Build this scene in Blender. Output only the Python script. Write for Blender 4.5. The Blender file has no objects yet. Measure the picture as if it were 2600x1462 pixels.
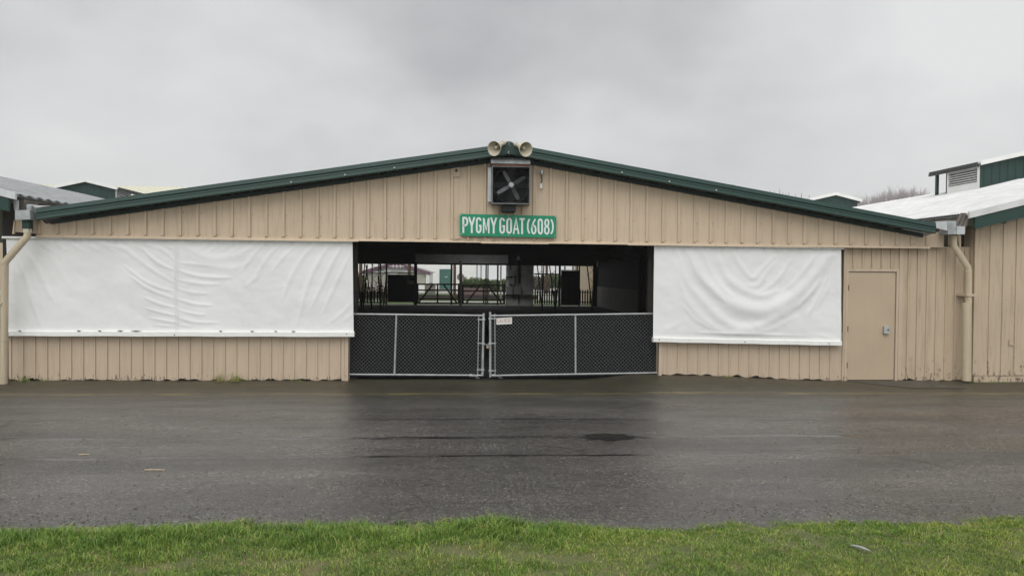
import bpy, bmesh, math, random
import numpy as np
from mathutils import Vector, Matrix, noise
rnd = random.Random(7)
scene = bpy.context.scene
COL = scene.collection

# ------------------------------------------------------------------ camera frame (used to survey the facade)
FPX = 1878.0; CD = 13.73; CH = 2.0
th = math.radians(3.88); pt = math.atan(35/1878); rl = math.radians(.57)
F = Vector((math.sin(th)*math.cos(pt), math.cos(th)*math.cos(pt), -math.sin(pt)))
R0 = Vector((math.cos(th), -math.sin(th), 0)); U0 = R0.cross(F)
RV = R0*math.cos(rl)+U0*math.sin(rl); UV = U0*math.cos(rl)-R0*math.sin(rl)
CAM = Vector((0, -CD, CH))
def ray(px, py): return F+RV*((px-1300)/FPX)-UV*((py-731)/FPX)
def at(px, py, Y):
    d = ray(px, py); return CAM+d*((Y-CAM.y)/d.y)
def xz(px, py, Y):
    v = at(px, py, Y); return (v.x, v.z)
def gnd(px, py, z=0.0):
    d = ray(px, py); return CAM+d*((z-CAM.z)/d.z)

# ------------------------------------------------------------------ materials
MATS = {}
def newmat(name):
    m = bpy.data.materials.new(name); m.use_nodes = True
    nt = m.node_tree; b = nt.nodes['Principled BSDF']
    MATS[name] = m
    return m, nt, b
def nd(nt, t, **kw):
    n = nt.nodes.new(t)
    for k, v in kw.items():
        if k.startswith('i_'): n.inputs[k[2:]].default_value = v
        else: setattr(n, k, v)
    return n
def ramp(nt, fac, stops):
    r = nt.nodes.new('ShaderNodeValToRGB'); e = r.color_ramp.elements
    while len(e) < len(stops): e.new(.5)
    for el, (p, c) in zip(e, stops):
        el.position = p; el.color = c if len(c) == 4 else (*c, 1)
    nt.links.new(fac, r.inputs[0]); return r.outputs[0]
def pos(nt, scale=(1, 1, 1), obj=False):
    if obj:
        g = nt.nodes.new('ShaderNodeTexCoord').outputs['Object']
    else:
        g = nt.nodes.new('ShaderNodeNewGeometry').outputs['Position']
    mp = nt.nodes.new('ShaderNodeMapping'); mp.inputs['Scale'].default_value = scale
    nt.links.new(g, mp.inputs['Vector']); return mp.outputs[0]
def nz(nt, vec, scale, detail=4, rough=.6):
    n = nt.nodes.new('ShaderNodeTexNoise'); n.inputs['Scale'].default_value = scale
    n.inputs['Detail'].default_value = detail; n.inputs['Roughness'].default_value = rough
    nt.links.new(vec, n.inputs['Vector']); return n.outputs['Fac']
def mixc(nt, fac, a, b, mode='MIX'):
    m = nt.nodes.new('ShaderNodeMix'); m.data_type = 'RGBA'; m.blend_type = mode
    for s, v in ((m.inputs[0], fac), (m.inputs[6], a), (m.inputs[7], b)):
        if isinstance(v, bpy.types.NodeSocket): nt.links.new(v, s)
        elif isinstance(v, (int, float)): s.default_value = v
        else: s.default_value = (*v, 1) if len(v) == 3 else v
    return m.outputs[2]
def mth(nt, op, a, b=0.0, c=None):
    m = nt.nodes.new('ShaderNodeMath'); m.operation = op
    for i, v in enumerate((a, b) if c is None else (a, b, c)):
        if isinstance(v, bpy.types.NodeSocket): nt.links.new(v, m.inputs[i])
        else: m.inputs[i].default_value = v
    return m.outputs[0]
def bump(nt, b, h, strength=.3, dist=.01):
    n = nt.nodes.new('ShaderNodeBump'); n.inputs['Strength'].default_value = strength
    n.inputs['Distance'].default_value = dist
    nt.links.new(h, n.inputs['Height']); nt.links.new(n.outputs[0], b.inputs['Normal'])
def simple(name, col, rough=.6, metal=0, var=.12, scale=3, spec=.4, bmp=0, bscale=60, obj=False):
    m, nt, b = newmat(name)
    v = pos(nt, obj=obj); f = nz(nt, v, scale, 5)
    lo = tuple(c*(1-var) for c in col); hi = tuple(min(1, c*(1+var)) for c in col)
    nt.links.new(ramp(nt, f, [(.3, lo), (.7, hi)]), b.inputs['Base Color'])
    b.inputs['Roughness'].default_value = rough; b.inputs['Metallic'].default_value = metal
    b.inputs['Specular IOR Level'].default_value = spec
    if bmp: bump(nt, b, nz(nt, v, bscale, 3), bmp, .004)
    return m
def painted(name, col, chips=.0, streak=.25, rough=.55, grime=(.16, .13, .09), low=None, chipcol=(.07, .055, .045), chipt=.68):
    """paint on metal or board with faint vertical streaks, blotches, chips"""
    m, nt, b = newmat(name)
    v = pos(nt); base = ramp(nt, nz(nt, v, .9, 4), [(.3, tuple(c*.93 for c in col)), (.7, tuple(c*1.05 for c in col))])
    sv = pos(nt, (9, 9, .55)); s = ramp(nt, nz(nt, sv, 2.2, 6, .7), [(.49, (0, 0, 0)), (.80, (1, 1, 1))])
    c1 = mixc(nt, mth(nt, 'MULTIPLY', s, streak), base, grime)
    sp = ramp(nt, nz(nt, pos(nt), 55, 2, .5), [(.735, (0, 0, 0)), (.76, (1, 1, 1))])
    c1 = mixc(nt, mth(nt, 'MULTIPLY', sp, .45), c1, (.12, .10, .075))
    if chips:
        z = nt.nodes.new('ShaderNodeSeparateXYZ'); nt.links.new(pos(nt), z.inputs[0])
        hgt = mth(nt, 'MULTIPLY_ADD', z.outputs[2], -1.0/chips, 1.0)     # rot and flaking paint only at the foot of the boards
        hgt = mth(nt, 'MAXIMUM', hgt, 0)
        n1 = nz(nt, pos(nt, (1, 1, .38)), 17, 6, .75)
        k = mth(nt, 'ADD', n1, mth(nt, 'MULTIPLY', hgt, .15))
        ch = ramp(nt, k, [(chipt, (0, 0, 0)), (chipt+.02, (1, 1, 1))])
        c1 = mixc(nt, mth(nt, 'MULTIPLY', ch, .85), c1, chipcol)
    nt.links.new(c1, b.inputs['Base Color'])
    b.inputs['Roughness'].default_value = rough; b.inputs['Specular IOR Level'].default_value = .35
    bump(nt, b, nz(nt, pos(nt, (6, 6, 1)), 14, 4), .12, .004)
    return m
TAN = (.525, .42, .31)
M_sid = painted('tan_metal_paint', (.57, .455, .33), streak=.42)
M_tan = painted('tan_board_paint', TAN, chips=.22, streak=.3)
M_tan2 = painted('tan_old_board_paint', (.50, .40, .285), chips=.7, streak=.6, chipt=.685)
M_tand = painted('tan_door_paint', (.475, .375, .265), streak=.10, rough=.42)
M_tanp = painted('tan_pipe_paint', (.50, .42, .30), streak=.35, rough=.5)
M_trim = painted('green_trim_paint', (.015, .046, .037), streak=.15, rough=.45, grime=(.01, .02, .02))
M_grnw = painted('green_board_paint', (.016, .045, .037), streak=.5, rough=.6, grime=(.005, .012, .012))
M_dkgr = simple('soffit_shadow_green', (.014, .028, .026), .6)
M_white = simple('white_paint', (.74, .74, .71), .5, var=.06)
M_vinyl_bar = simple('white_vinyl_bar', (.80, .80, .77), .42, var=.05, scale=9)
M_galv = simple('galvanised_steel', (.52, .54, .54), .42, .75, .14, 7)
M_galvd = simple('dull_galvanised_sheet', (.36, .38, .38), .55, .55, .3, 6)
M_pipe = simple('dull_gate_pipe', (.40, .415, .41), .5, .5, .22, 11)
M_wire = simple('chain_link_wire', (.25, .255, .25), .6, .2, .2, 20)
M_guard = simple('fan_guard_wire', (.05, .052, .055), .5, .3)
M_rust = simple('rusty_steel', (.20, .075, .05), .8, .2, .4, 14)
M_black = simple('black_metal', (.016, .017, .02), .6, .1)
M_cream = simple('cream_horn_paint', (.50, .46, .36), .45, var=.14, scale=10)
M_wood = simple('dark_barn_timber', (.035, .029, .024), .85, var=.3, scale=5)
M_woodg = simple('weathered_grey_timber', (.15, .135, .115), .85, var=.3, scale=5)
M_steelp = simple('dark_pipe', (.02, .02, .024), .5, .3)
M_inmet = simple('interior_metal_lining', (.09, .105, .12), .6, .2)
M_inpan = simple('pale_lining_board', (.42, .41, .39), .7)
M_panel = simple('grey_painted_board', (.84, .84, .82), .7)
M_box = simple('grey_enamel_box', (.5, .52, .52), .5)
M_blackp = simple('blue_black_board', (.012, .02, .03), .55)
M_greenfar = simple('green_far_door', (.03, .11, .085), .5)
M_purple = simple('plum_paint', (.13, .07, .10), .5)
M_shut = simple('beige_shutter', (.36, .35, .30), .5)
M_glass = simple('dark_window_glass', (.03, .035, .04), .12, spec=.6)
M_cream2 = simple('cream_metal_roof', (.66, .64, .50), .45)
M_rufw = simple('white_metal_roof', (.63, .63, .62), .42, .0, .16, 2.6)
M_rufg = simple('grey_metal_roof', (.27, .28, .285), .45, .2, .3, 3.5)
M_rufd = simple('dark_corrugated_edge', (.06, .062, .06), .6, .2)
M_brick = simple('pink_brick', (.12, .085, .075), .9, var=.3, scale=9)
M_bark = simple('bark', (.12, .075, .05), .9, var=.3, scale=8)
M_twig = simple('haze_paled_twigs', (.36, .32, .32), .9, var=.2)  # twigs paled so the far crowns look faded by haze
M_conif = simple('conifer_green', (.03, .05, .035), .9, var=.3)
M_straw = simple('straw', (.62, .5, .3), .8, var=.2, scale=30)
M_yard = simple('yard_gravel', (.30, .29, .27), .9, var=.2, scale=4, bmp=.4)
M_conc = simple('worn_concrete', (.075, .066, .048), .9, var=.25, scale=5, bmp=.3)
M_tanfar = simple('tan_far_wall', (.42, .34, .24), .7)
M_red = simple('red_insulator', (.25, .05, .03), .5)
M_brass = simple('brass_padlock', (.55, .45, .26), .4, .6)

def leafmat(name, stops):
    m, nt, b = newmat(name)
    a = nt.nodes.new('ShaderNodeAttribute'); a.attribute_name = 'hue'
    nt.links.new(ramp(nt, a.outputs['Fac'], stops), b.inputs['Base Color'])
    b.inputs['Roughness'].default_value = .6; b.inputs['Specular IOR Level'].default_value = .25
    return m
M_hedge = leafmat('hedge_leaves', [(0, (.02, .04, .012)), (.5, (.05, .085, .02)), (.85, (.11, .14, .035)), (1, (.16, .13, .05))])
M_brownl = leafmat('brown_leaves', [(0, (.04, .025, .018)), (.5, (.13, .08, .055)), (1, (.26, .2, .15))])
M_yelleaf = leafmat('yellow_green_leaves', [(0, (.03, .045, .015)), (.6, (.09, .13, .03)), (1, (.42, .45, .2))])
M_wintree = leafmat('winter_tree_twigs', [(0, (.05, .04, .03)), (.5, (.11, .085, .065)), (1, (.10, .13, .05))])

def grassmat():
    m, nt, b = newmat('grass_blades')
    a = nt.nodes.new('ShaderNodeAttribute'); a.attribute_name = 'hue'
    sep = nt.nodes.new('ShaderNodeSeparateXYZ'); nt.links.new(pos(nt), sep.inputs[0])
    g1 = ramp(nt, a.outputs['Fac'], [(0, (.06, .13, .014)), (.4, (.13, .235, .028)), (.75, (.27, .355, .06)), (.93, (.36, .36, .12)), (1, (.40, .33, .17))])
    g2 = ramp(nt, a.outputs['Fac'], [(0, (.10, .155, .018)), (.4, (.19, .28, .03)), (.75, (.33, .38, .055)), (.93, (.42, .37, .13)), (1, (.42, .34, .17))])
    n = nz(nt, pos(nt), .9, 3)
    k = mth(nt, 'ADD', mth(nt, 'MULTIPLY', sep.outputs[0], .16), mth(nt, 'MULTIPLY_ADD', n, 2.4, -1.25))
    k = ramp(nt, k, [(.15, (0, 0, 0)), (.75, (1, 1, 1))])
    nt.links.new(mixc(nt, k, g1, g2), b.inputs['Base Color'])
    b.inputs['Roughness'].default_value = .5; b.inputs['Specular IOR Level'].default_value = .35
    try: b.inputs['Transmission Weight'].default_value = 0
    except Exception: pass
    return m
M_grass = grassmat()

def vinyl():
    m, nt, b = newmat('white_vinyl_fabric')
    v = pos(nt)
    base = ramp(nt, nz(nt, v, 1.2, 4), [(.3, (.73, .74, .73)), (.7, (.80, .805, .79))])
    sp = ramp(nt, nz(nt, v, 7, 7, .72), [(.69, (0, 0, 0)), (.75, (1, 1, 1))])
    c = mixc(nt, mth(nt, 'MULTIPLY', sp, .35), base, (.35, .34, .31))
    sep = nt.nodes.new('ShaderNodeSeparateXYZ'); nt.links.new(v, sep.inputs[0])
    # mildew along the top hem
    t = mth(nt, 'MULTIPLY_ADD', sep.outputs[2], 6.0, -14.6)
    t = mth(nt, 'MINIMUM', mth(nt, 'MAXIMUM', t, 0), 1)
    d = ramp(nt, nz(nt, pos(nt, (1, 1, .6)), 9, 6, .7), [(.46, (0, 0, 0)), (.7, (1, 1, 1))])
    c = mixc(nt, mth(nt, 'MULTIPLY', mth(nt, 'MULTIPLY', t, d), .55), c, (.28, .28, .26))
    nt.links.new(c, b.inputs['Base Color']); b.inputs['Roughness'].default_value = .38
    b.inputs['Specular IOR Level'].default_value = .35
    bump(nt, b, nz(nt, v, 6, 5), .25, .008)
    return m
M_vinyl = vinyl()

def asphalt():
    m, nt, b = newmat('wet_asphalt')
    v = pos(nt)
    # stone speckle of the worn surface
    vo = nt.nodes.new('ShaderNodeTexVoronoi'); vo.inputs['Scale'].default_value = 70; nt.links.new(v, vo.inputs['Vector'])
    sepc = nt.nodes.new('ShaderNodeSeparateColor'); nt.links.new(vo.outputs['Color'], sepc.inputs[0])
    speck = ramp(nt, sepc.outputs[0], [(0, (.016, .0155, .015)), (.5, (.055, .054, .052)), (.82, (.10, .097, .093)), (.97, (.19, .18, .17)), (1, (.34, .32, .30))])
    fine = ramp(nt, nz(nt, v, 120, 3, .7), [(.3, (.035, .034, .033)), (.7, (.10, .098, .096))])
    c = mixc(nt, .35, speck, fine)
    big = nz(nt, pos(nt, (.35, 1.3, 1)), 1.0, 5)
    c = mixc(nt, 1.0, c, ramp(nt, big, [(.32, (.78, .75, .71)), (.5, (1.0, .97, .92)), (.68, (1.5, 1.45, 1.38))]), 'MULTIPLY')
    sep = nt.nodes.new('ShaderNodeSeparateXYZ'); nt.links.new(v, sep.inputs[0])
    X, Y = sep.outputs[0], sep.outputs[1]
    wob = mth(nt, 'MULTIPLY_ADD', nz(nt, pos(nt, (.6, 0, 0)), 1.0, 5), .35, -.175)
    Yw = mth(nt, 'ADD', Y, wob)
    def band(y, w):      # soft line along the building
        d = mth(nt, 'ABSOLUTE', mth(nt, 'SUBTRACT', Yw, y))
        return mth(nt, 'MAXIMUM', mth(nt, 'SUBTRACT', 1.0, mth(nt, 'DIVIDE', d, w)), 0)
    brk = ramp(nt, nz(nt, pos(nt, (.8, 3, 1)), 1.3, 4), [(.38, (0, 0, 0)), (.55, (1, 1, 1))])
    lines = mth(nt, 'MAXIMUM', mth(nt, 'MAXIMUM', band(-3.58, .05), band(-4.70, .085)), band(-5.62, .05))
    lines = mth(nt, 'MULTIPLY', ramp(nt, lines, [(.0, (0, 0, 0)), (.5, (1, 1, 1))]), brk)
    wv = nt.nodes.new('ShaderNodeTexVoronoi'); wv.feature = 'DISTANCE_TO_EDGE'; wv.inputs['Scale'].default_value = .55
    nv = nt.nodes.new('ShaderNodeTexNoise'); nv.inputs['Scale'].default_value = 2.2; nv.inputs['Detail'].default_value = 6; nt.links.new(v, nv.inputs['Vector'])
    va = nt.nodes.new('ShaderNodeVectorMath'); va.operation = 'MULTIPLY_ADD'; nt.links.new(nv.outputs['Color'], va.inputs[0]); va.inputs[1].default_value = (.55, .55, 0); nt.links.new(v, va.inputs[2])
    nt.links.new(va.outputs[0], wv.inputs['Vector'])
    crk = ramp(nt, wv.outputs['Distance'], [(.0, (1, 1, 1)), (.006, (1, 1, 1)), (.011, (0, 0, 0))])
    crk = mth(nt, 'MULTIPLY', crk, ramp(nt, nz(nt, v, .45, 3), [(.50, (0, 0, 0)), (.58, (1, 1, 1))]))
    c = mixc(nt, mth(nt, 'MULTIPLY', crk, .6), c, (.02, .019, .016))
    # shallow puddle by the middle seam
    pd = nt.nodes.new('ShaderNodeVectorMath'); pd.operation = 'SUBTRACT'; nt.links.new(v, pd.inputs[0]); pd.inputs[1].default_value = (PX, PY, 0)
    sp2 = nt.nodes.new('ShaderNodeSeparateXYZ'); nt.links.new(pd.outputs[0], sp2.inputs[0])
    e = mth(nt, 'ADD', mth(nt, 'POWER', mth(nt, 'DIVIDE', mth(nt, 'ABSOLUTE', sp2.outputs[0]), .34), 2), mth(nt, 'POWER', mth(nt, 'DIVIDE', mth(nt, 'ABSOLUTE', sp2.outputs[1]), .22), 2))
    e = mth(nt, 'ADD', e, mth(nt, 'MULTIPLY_ADD', nz(nt, pos(nt, (1, 1.6, 1)), 3.5, 4), 2.6, -1.3))
    pud = ramp(nt, e, [(.8, (1, 1, 1)), (.98, (0, 0, 0))])
    xm = mth(nt, 'MINIMUM', mth(nt, 'MAXIMUM', mth(nt, 'MULTIPLY_ADD', X, -2.5, 13.2), 0), 1)
    lines = mth(nt, 'MAXIMUM', mth(nt, 'MULTIPLY', lines, xm), pud)
    dent = ramp(nt, nz(nt, pos(nt, (.5, 2.2, 1)), 2.2, 5, .65), [(.60, (0, 0, 0)), (.70, (1, 1, 1))])
    c = mixc(nt, mth(nt, 'MULTIPLY', dent, .35), c, (.03, .029, .029))
    c = mixc(nt, mth(nt, 'MULTIPLY', lines, .85), c, (.010, .009, .009))
    # mossy brown strip by the wall; its wide fade paints in a duller reflection
    moss = mth(nt, 'MULTIPLY_ADD', Yw, .42, 1.35)
    moss = mth(nt, 'MINIMUM', mth(nt, 'MAXIMUM', moss, 0), 1)
    mcol = ramp(nt, nz(nt, v, 2.5, 6), [(.35, (.032, .024, .015)), (.6, (.043, .042, .017)), (.8, (.06, .05, .035))])
    c = mixc(nt, mth(nt, 'MULTIPLY', mth(nt, 'POWER', moss, 1.6), .88), c, mcol)
    ye = mth(nt, 'MULTIPLY', ramp(nt, band(-1.42, .16), [(.2, (0, 0, 0)), (.8, (1, 1, 1))]), ramp(nt, nz(nt, pos(nt, (.9, 4, 1)), 1.6, 5), [(.40, (0, 0, 0)), (.62, (1, 1, 1))]))
    c = mixc(nt, mth(nt, 'MULTIPLY', ye, .8), c, (.19, .145, .05))
    # coarser, darker patch with rougher stone
    nt.links.new(c, b.inputs['Base Color'])
    wet = nz(nt, pos(nt, (.22, .9, 1)), 1.6, 4)
    r = ramp(nt, wet, [(.35, (.20, .20, .20)), (.66, (.40, .40, .40))])
    r = mixc(nt, mth(nt, 'MULTIPLY', moss, .6), r, (.6, .6, .6))
    r = mixc(nt, lines, r, (.09, .09, .09))
    nt.links.new(r, b.inputs['Roughness']); b.inputs['Specular IOR Level'].default_value = .46
    h = mth(nt, 'ADD', mth(nt, 'MULTIPLY', vo.outputs['Distance'], .6), nz(nt, v, 150, 2))
    h = mth(nt, 'MULTIPLY', h, mth(nt, 'SUBTRACT', 1.0, mth(nt, 'MULTIPLY', lines, .85)))
    bump(nt, b, h, .5, .005)
    return m
PX, PY = gnd(1545, 1109)[:2]
M_asph = asphalt()
def dirt():
    m, nt, b = newmat('soil_and_moss')
    v = pos(nt)
    c = ramp(nt, nz(nt, v, 3.2, 7, .7), [(.3, (.045, .08, .012)), (.5, (.10, .135, .028)), (.62, (.15, .13, .05)), (.8, (.30, .235, .13))])
    c = mixc(nt, .4, c, ramp(nt, nz(nt, v, 60, 4, .7), [(.3, (.03, .035, .012)), (.7, (.24, .20, .10))]))
    nt.links.new(c, b.inputs['Base Color']); b.inputs['Roughness'].default_value = .85
    bump(nt, b, nz(nt, v, 45, 5, .7), .8, .02)
    return m
M_dirt = dirt()
M_floor = simple('packed_dirt_floor', (.07, .067, .066), .95, var=.35, scale=1.5, bmp=.6, bscale=20, spec=.1)
M_lawn = simple('far_lawn', (.075, .12, .03), .9, var=.3, scale=3)
M_base = simple('ground_field', (.10, .11, .06), .9, var=.3, scale=.4)
M_signg = simple('sign_green', (.002, .235, .115), .35, var=.08, scale=6)
M_signw = simple('sign_white', (.72, .75, .74), .4, var=.05, scale=20)
M_signp = simple('faded_pink_white', (.55, .46, .40), .6, var=.2, scale=30)
M_indark = simple('interior_dark_sheet', (.004, .0045, .006), .9, var=.2, spec=.15)

# ------------------------------------------------------------------ mesh helpers
class MB:
    def __init__(s): s.v = []; s.f = []; s.smooth = False
    def add(s, vs, fs):
        o = len(s.v); s.v += [tuple(v) for v in vs]; s.f += [tuple(i+o for i in f) for f in fs]; return s
    def box(s, x0, x1, y0, y1, z0, z1):
        return s.add([(x0, y0, z0), (x1, y0, z0), (x1, y1, z0), (x0, y1, z0), (x0, y0, z1), (x1, y0, z1), (x1, y1, z1), (x0, y1, z1)],
                     [(0, 3, 2, 1), (4, 5, 6, 7), (0, 1, 5, 4), (1, 2, 6, 5), (2, 3, 7, 6), (3, 0, 4, 7)])
    def prism(s, pts, y0, y1):           # polygon in x,z extruded along y
        n = len(pts)
        vs = [(x, y0, z) for x, z in pts]+[(x, y1, z) for x, z in pts]
        fs = [tuple(range(n)), tuple(range(2*n-1, n-1, -1))]+[(i, i+n, (i+1) % n+n, (i+1) % n) for i in range(n)]
        return s.add(vs, fs)
    def prismx(s, pts, x0, x1):          # polygon in y,z extruded along x
        n = len(pts)
        vs = [(x0, y, z) for y, z in pts]+[(x1, y, z) for y, z in pts]
        fs = [tuple(range(n)), tuple(range(2*n-1, n-1, -1))]+[(i, i+n, (i+1) % n+n, (i+1) % n) for i in range(n)]
        return s.add(vs, fs)
    def sweep(s, p0, p1, prof):          # closed profile [(dy,dz)] carried from p0 to p1
        n = len(prof)
        vs = [(p[0], p[1]+dy, p[2]+dz) for p in (p0, p1) for dy, dz in prof]
        fs = [tuple(range(n)), tuple(range(2*n-1, n-1, -1))]+[(i, i+n, (i+1) % n+n, (i+1) % n) for i in range(n)]
        return s.add(vs, fs)
    def tube(s, pts, r, n=8, cap=True):
        pts = [Vector(p) for p in pts]; rr = r if isinstance(r, (list, tuple)) else [r]*len(pts)
        rings = []; up = None
        for i, p in enumerate(pts):
            a = pts[max(i-1, 0)]; b = pts[min(i+1, len(pts)-1)]; d = (b-a).normalized()
            if up is None: up = d.orthogonal().normalized()
            up = (up-d*up.dot(d)).normalized(); w = d.cross(up)
            k = 1.0
            if 0 < i < len(pts)-1:
                c = (p-a).normalized().dot((b-p).normalized()); k = 1/max(.6, math.sqrt((1+c)/2))
            rings.append([p+(up*math.cos(t)+w*math.sin(t))*rr[i] for t in [2*math.pi*j/n for j in range(n)]])
        vs = [v for q in rings for v in q]; fs = []
        for i in range(len(pts)-1):
            for j in range(n): fs.append((i*n+j, i*n+(j+1) % n, (i+1)*n+(j+1) % n, (i+1)*n+j))
        if cap: fs.append(tuple(range(n-1, -1, -1))); fs.append(tuple((len(pts)-1)*n+j for j in range(n)))
        return s.add(vs, fs)
    def bar(s, p0, p1, w, d):            # rectangular bar between two points, w in the xz plane, d along y
        a = Vector(p0); b = Vector(p1); t = (b-a).normalized(); q = Vector((0, 1, 0)); n = t.cross(q).normalized()*(w/2); q = q*(d/2)
        vs = [a-n-q, a+n-q, a+n+q, a-n+q, b-n-q, b+n-q, b+n+q, b-n+q]
        return s.add(vs, [(0, 3, 2, 1), (4, 5, 6, 7), (0, 1, 5, 4), (1, 2, 6, 5), (2, 3, 7, 6), (3, 0, 4, 7)])
    def build(s, name, mat, parent=None, bevel=0, smooth=False):
        o0 = Vector(origin(parent)) if parent else None
        if o0 is None:
            xs = [v[0] for v in s.v]; ys = [v[1] for v in s.v]; zs = [v[2] for v in s.v]
            o0 = Vector(((min(xs)+max(xs))/2, (min(ys)+max(ys))/2, min(zs)))
        me = bpy.data.meshes.new(name)
        me.from_pydata([(v[0]-o0.x, v[1]-o0.y, v[2]-o0.z) for v in s.v], [], s.f); me.materials.append(mat)
        bm = bmesh.new(); bm.from_mesh(me); bmesh.ops.recalc_face_normals(bm, faces=bm.faces)
        if bevel:
            bmesh.ops.remove_doubles(bm, verts=bm.verts, dist=1e-5)
            bmesh.ops.bevel(bm, geom=[e for e in bm.edges if e.calc_face_angle(0) > .5], offset=bevel, segments=1, affect='EDGES')
        bm.to_mesh(me); bm.free()
        if smooth:
            for p in me.polygons: p.use_smooth = True
            try: me.set_sharp_from_angle(angle=math.radians(40))
            except Exception: pass
        o = bpy.data.objects.new(name, me); COL.objects.link(o)
        if parent: o.parent = parent
        else: o.location = o0
        o['wo'] = tuple(o0)
        return o
def origin(o): return tuple(o['wo'])
def tag(o, label=None, cat=None, group=None, kind=None):
    if label: o['label'] = label
    if cat: o['category'] = cat
    if group: o['group'] = group
    if kind: o['kind'] = kind
    return o
def thing(name, loc, label, cat, group=None):
    o = bpy.data.objects.new(name, None); COL.objects.link(o); o.location = loc; o['wo'] = tuple(loc); o.empty_display_size = .2
    return tag(o, label, cat, group)
def copy_tree(o, parent=None):
    c = o.copy(); COL.objects.link(c)
    if parent: c.parent = parent
    for ch in [x for x in scene.objects if x.parent == o]: copy_tree(ch, c)
    return c
def box(x0, x1, y0, y1, z0, z1): return MB().box(x0, x1, y0, y1, z0, z1)
def grid_obj(name, mat, xs, ys, fz, parent=None, kind=None):
    mb = MB(); nx, ny = len(xs), len(ys)
    mb.v = [(x, y, fz(x, y)) for y in ys for x in xs]
    mb.f = [(j*nx+i, j*nx+i+1, (j+1)*nx+i+1, (j+1)*nx+i) for j in range(ny-1) for i in range(nx-1)]
    o = mb.build(name, mat, parent, smooth=True)
    if kind: o['kind'] = kind
    return o
def lin(a, b, n): return [a+(b-a)*i/(n-1) for i in range(n)]
def sst(a, b, x):
    t = min(1, max(0, (x-a)/(b-a))); return t*t*(3-2*t)

# ------------------------------------------------------------------ ground
def gz(x, y):        # asphalt surface: a slight swell by the right hand end of the gateway
    e = sst(2.2, 3.4, x)*(1-sst(4.2, 7.3, x))*.105 * sst(-1.7, -.3, y)
    return e+.004*noise.noise((x*.5, y*.7, 0))+.006*noise.noise((x*1.7, y*2.2, 3))*sst(-2, 0, y)
g = MB().add([(-150, -60, -.12), (150, -60, -.12), (150, 240, -.12), (-150, 240, -.12)], [(0, 1, 2, 3)]).build('ground', M_base); g['kind'] = 'structure'
xs = [-60, -40, -25]+lin(-15, 17, 129)+[25, 40, 60]; ys = lin(-9.5, .32, 60)
grid_obj('road', M_asph, xs, ys, gz, kind='structure')
box(-8.2, 9.4, .33, 33.4, -.10, -.004+.0).build('barn_floor', M_floor)['kind'] = 'structure'
# verge soil
def edge(x): return -7.70+.12*noise.noise((x*.9, 1.3, 0))+.13*noise.noise((x*2.6, 4, 0))+.07*noise.noise((x*7.5, 9, 0))+(.12 if -2.3 < x < -1.5 else 0)*.6-.05*math.sin(x*.8)
def vz(x, y):
    t = edge(x)-y
    return -.02+.075*sst(-.02, .8, t)+.02*noise.noise((x*1.3, y*1.5, 7))*sst(0, .5, t)+.008*noise.noise((x*6, y*6, 1))
xs = [-30, -20]+lin(-9, 9, 240)+[20, 30]; ys = lin(-7.3, -9.6, 60)[0:]+[-10.2, -11, -12, -14, -18, -26]
grid_obj('grass_verge', M_dirt, xs, ys, vz, kind='structure')

def blades(name, pts, mat, hmin, hmax, w, lean=.5, label=None, seed=1, parent=None):
    """pts: array n x 4 (x, y, z, heightfactor)"""
    r = np.random.default_rng(seed); n = len(pts); pts = np.asarray(pts)
    h = (hmin+(hmax-hmin)*r.random(n)**1.6)*pts[:, 3]
    a = r.random(n)*2*np.pi; la = r.random(n)*2*np.pi; ln = h*lean*(.3+r.random(n))
    wx = np.cos(a)*w/2*(.6+.8*r.random(n)); wy = np.sin(a)*w/2*(.6+.8*r.random(n))
    V = np.zeros((n, 5, 3)); b = pts[:, :3]
    V[:, 0] = b+np.stack([-wx, -wy, 0*wx-.004], 1); V[:, 1] = b+np.stack([wx, wy, 0*wx-.004], 1)
    mx, my = np.cos(la)*ln*.35, np.sin(la)*ln*.35
    V[:, 2] = b+np.stack([mx+wx*.8, my+wy*.8, h*.6], 1); V[:, 3] = b+np.stack([mx-wx*.8, my-wy*.8, h*.6], 1)
    V[:, 4] = b+np.stack([np.cos(la)*ln, np.sin(la)*ln, h*(.95-.25*r.random(n))], 1)
    base = b.mean(0); base[2] = 0
    if parent is not None: base = np.array(origin(parent))
    V -= base
    idx = np.arange(n)[:, None]*5
    quads = (idx+np.array([[0, 1, 2, 3]])); tris = (idx+np.array([[3, 2, 4]]))
    me = bpy.data.meshes.new(name); me.vertices.add(n*5); me.vertices.foreach_set('co', V.ravel())
    loops = np.concatenate([quads.ravel(), tris.ravel()]); me.loops.add(len(loops)); me.loops.foreach_set('vertex_index', loops.astype(np.int32))
    me.polygons.add(2*n); st = np.concatenate([np.arange(n)*4, 4*n+np.arange(n)*3]); me.polygons.foreach_set('loop_start', st.astype(np.int32))
    me.update(calc_edges=True)
    at_ = me.attributes.new('hue', 'FLOAT', 'POINT'); hue = np.clip(r.normal(.43, .27, n)+pts[:, 4] if pts.shape[1] > 4 else r.normal(.45, .22, n), 0, 1)
    at_.data.foreach_set('value', np.repeat(hue, 5).astype(np.float32))
    me.materials.append(mat)
    o = bpy.data.objects.new(name, me); COL.objects.link(o)
    if parent is not None: o.parent = parent
    else: o.location = base
    o['wo'] = tuple(base); return o
rg = np.random.default_rng(5)
P = []
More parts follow.
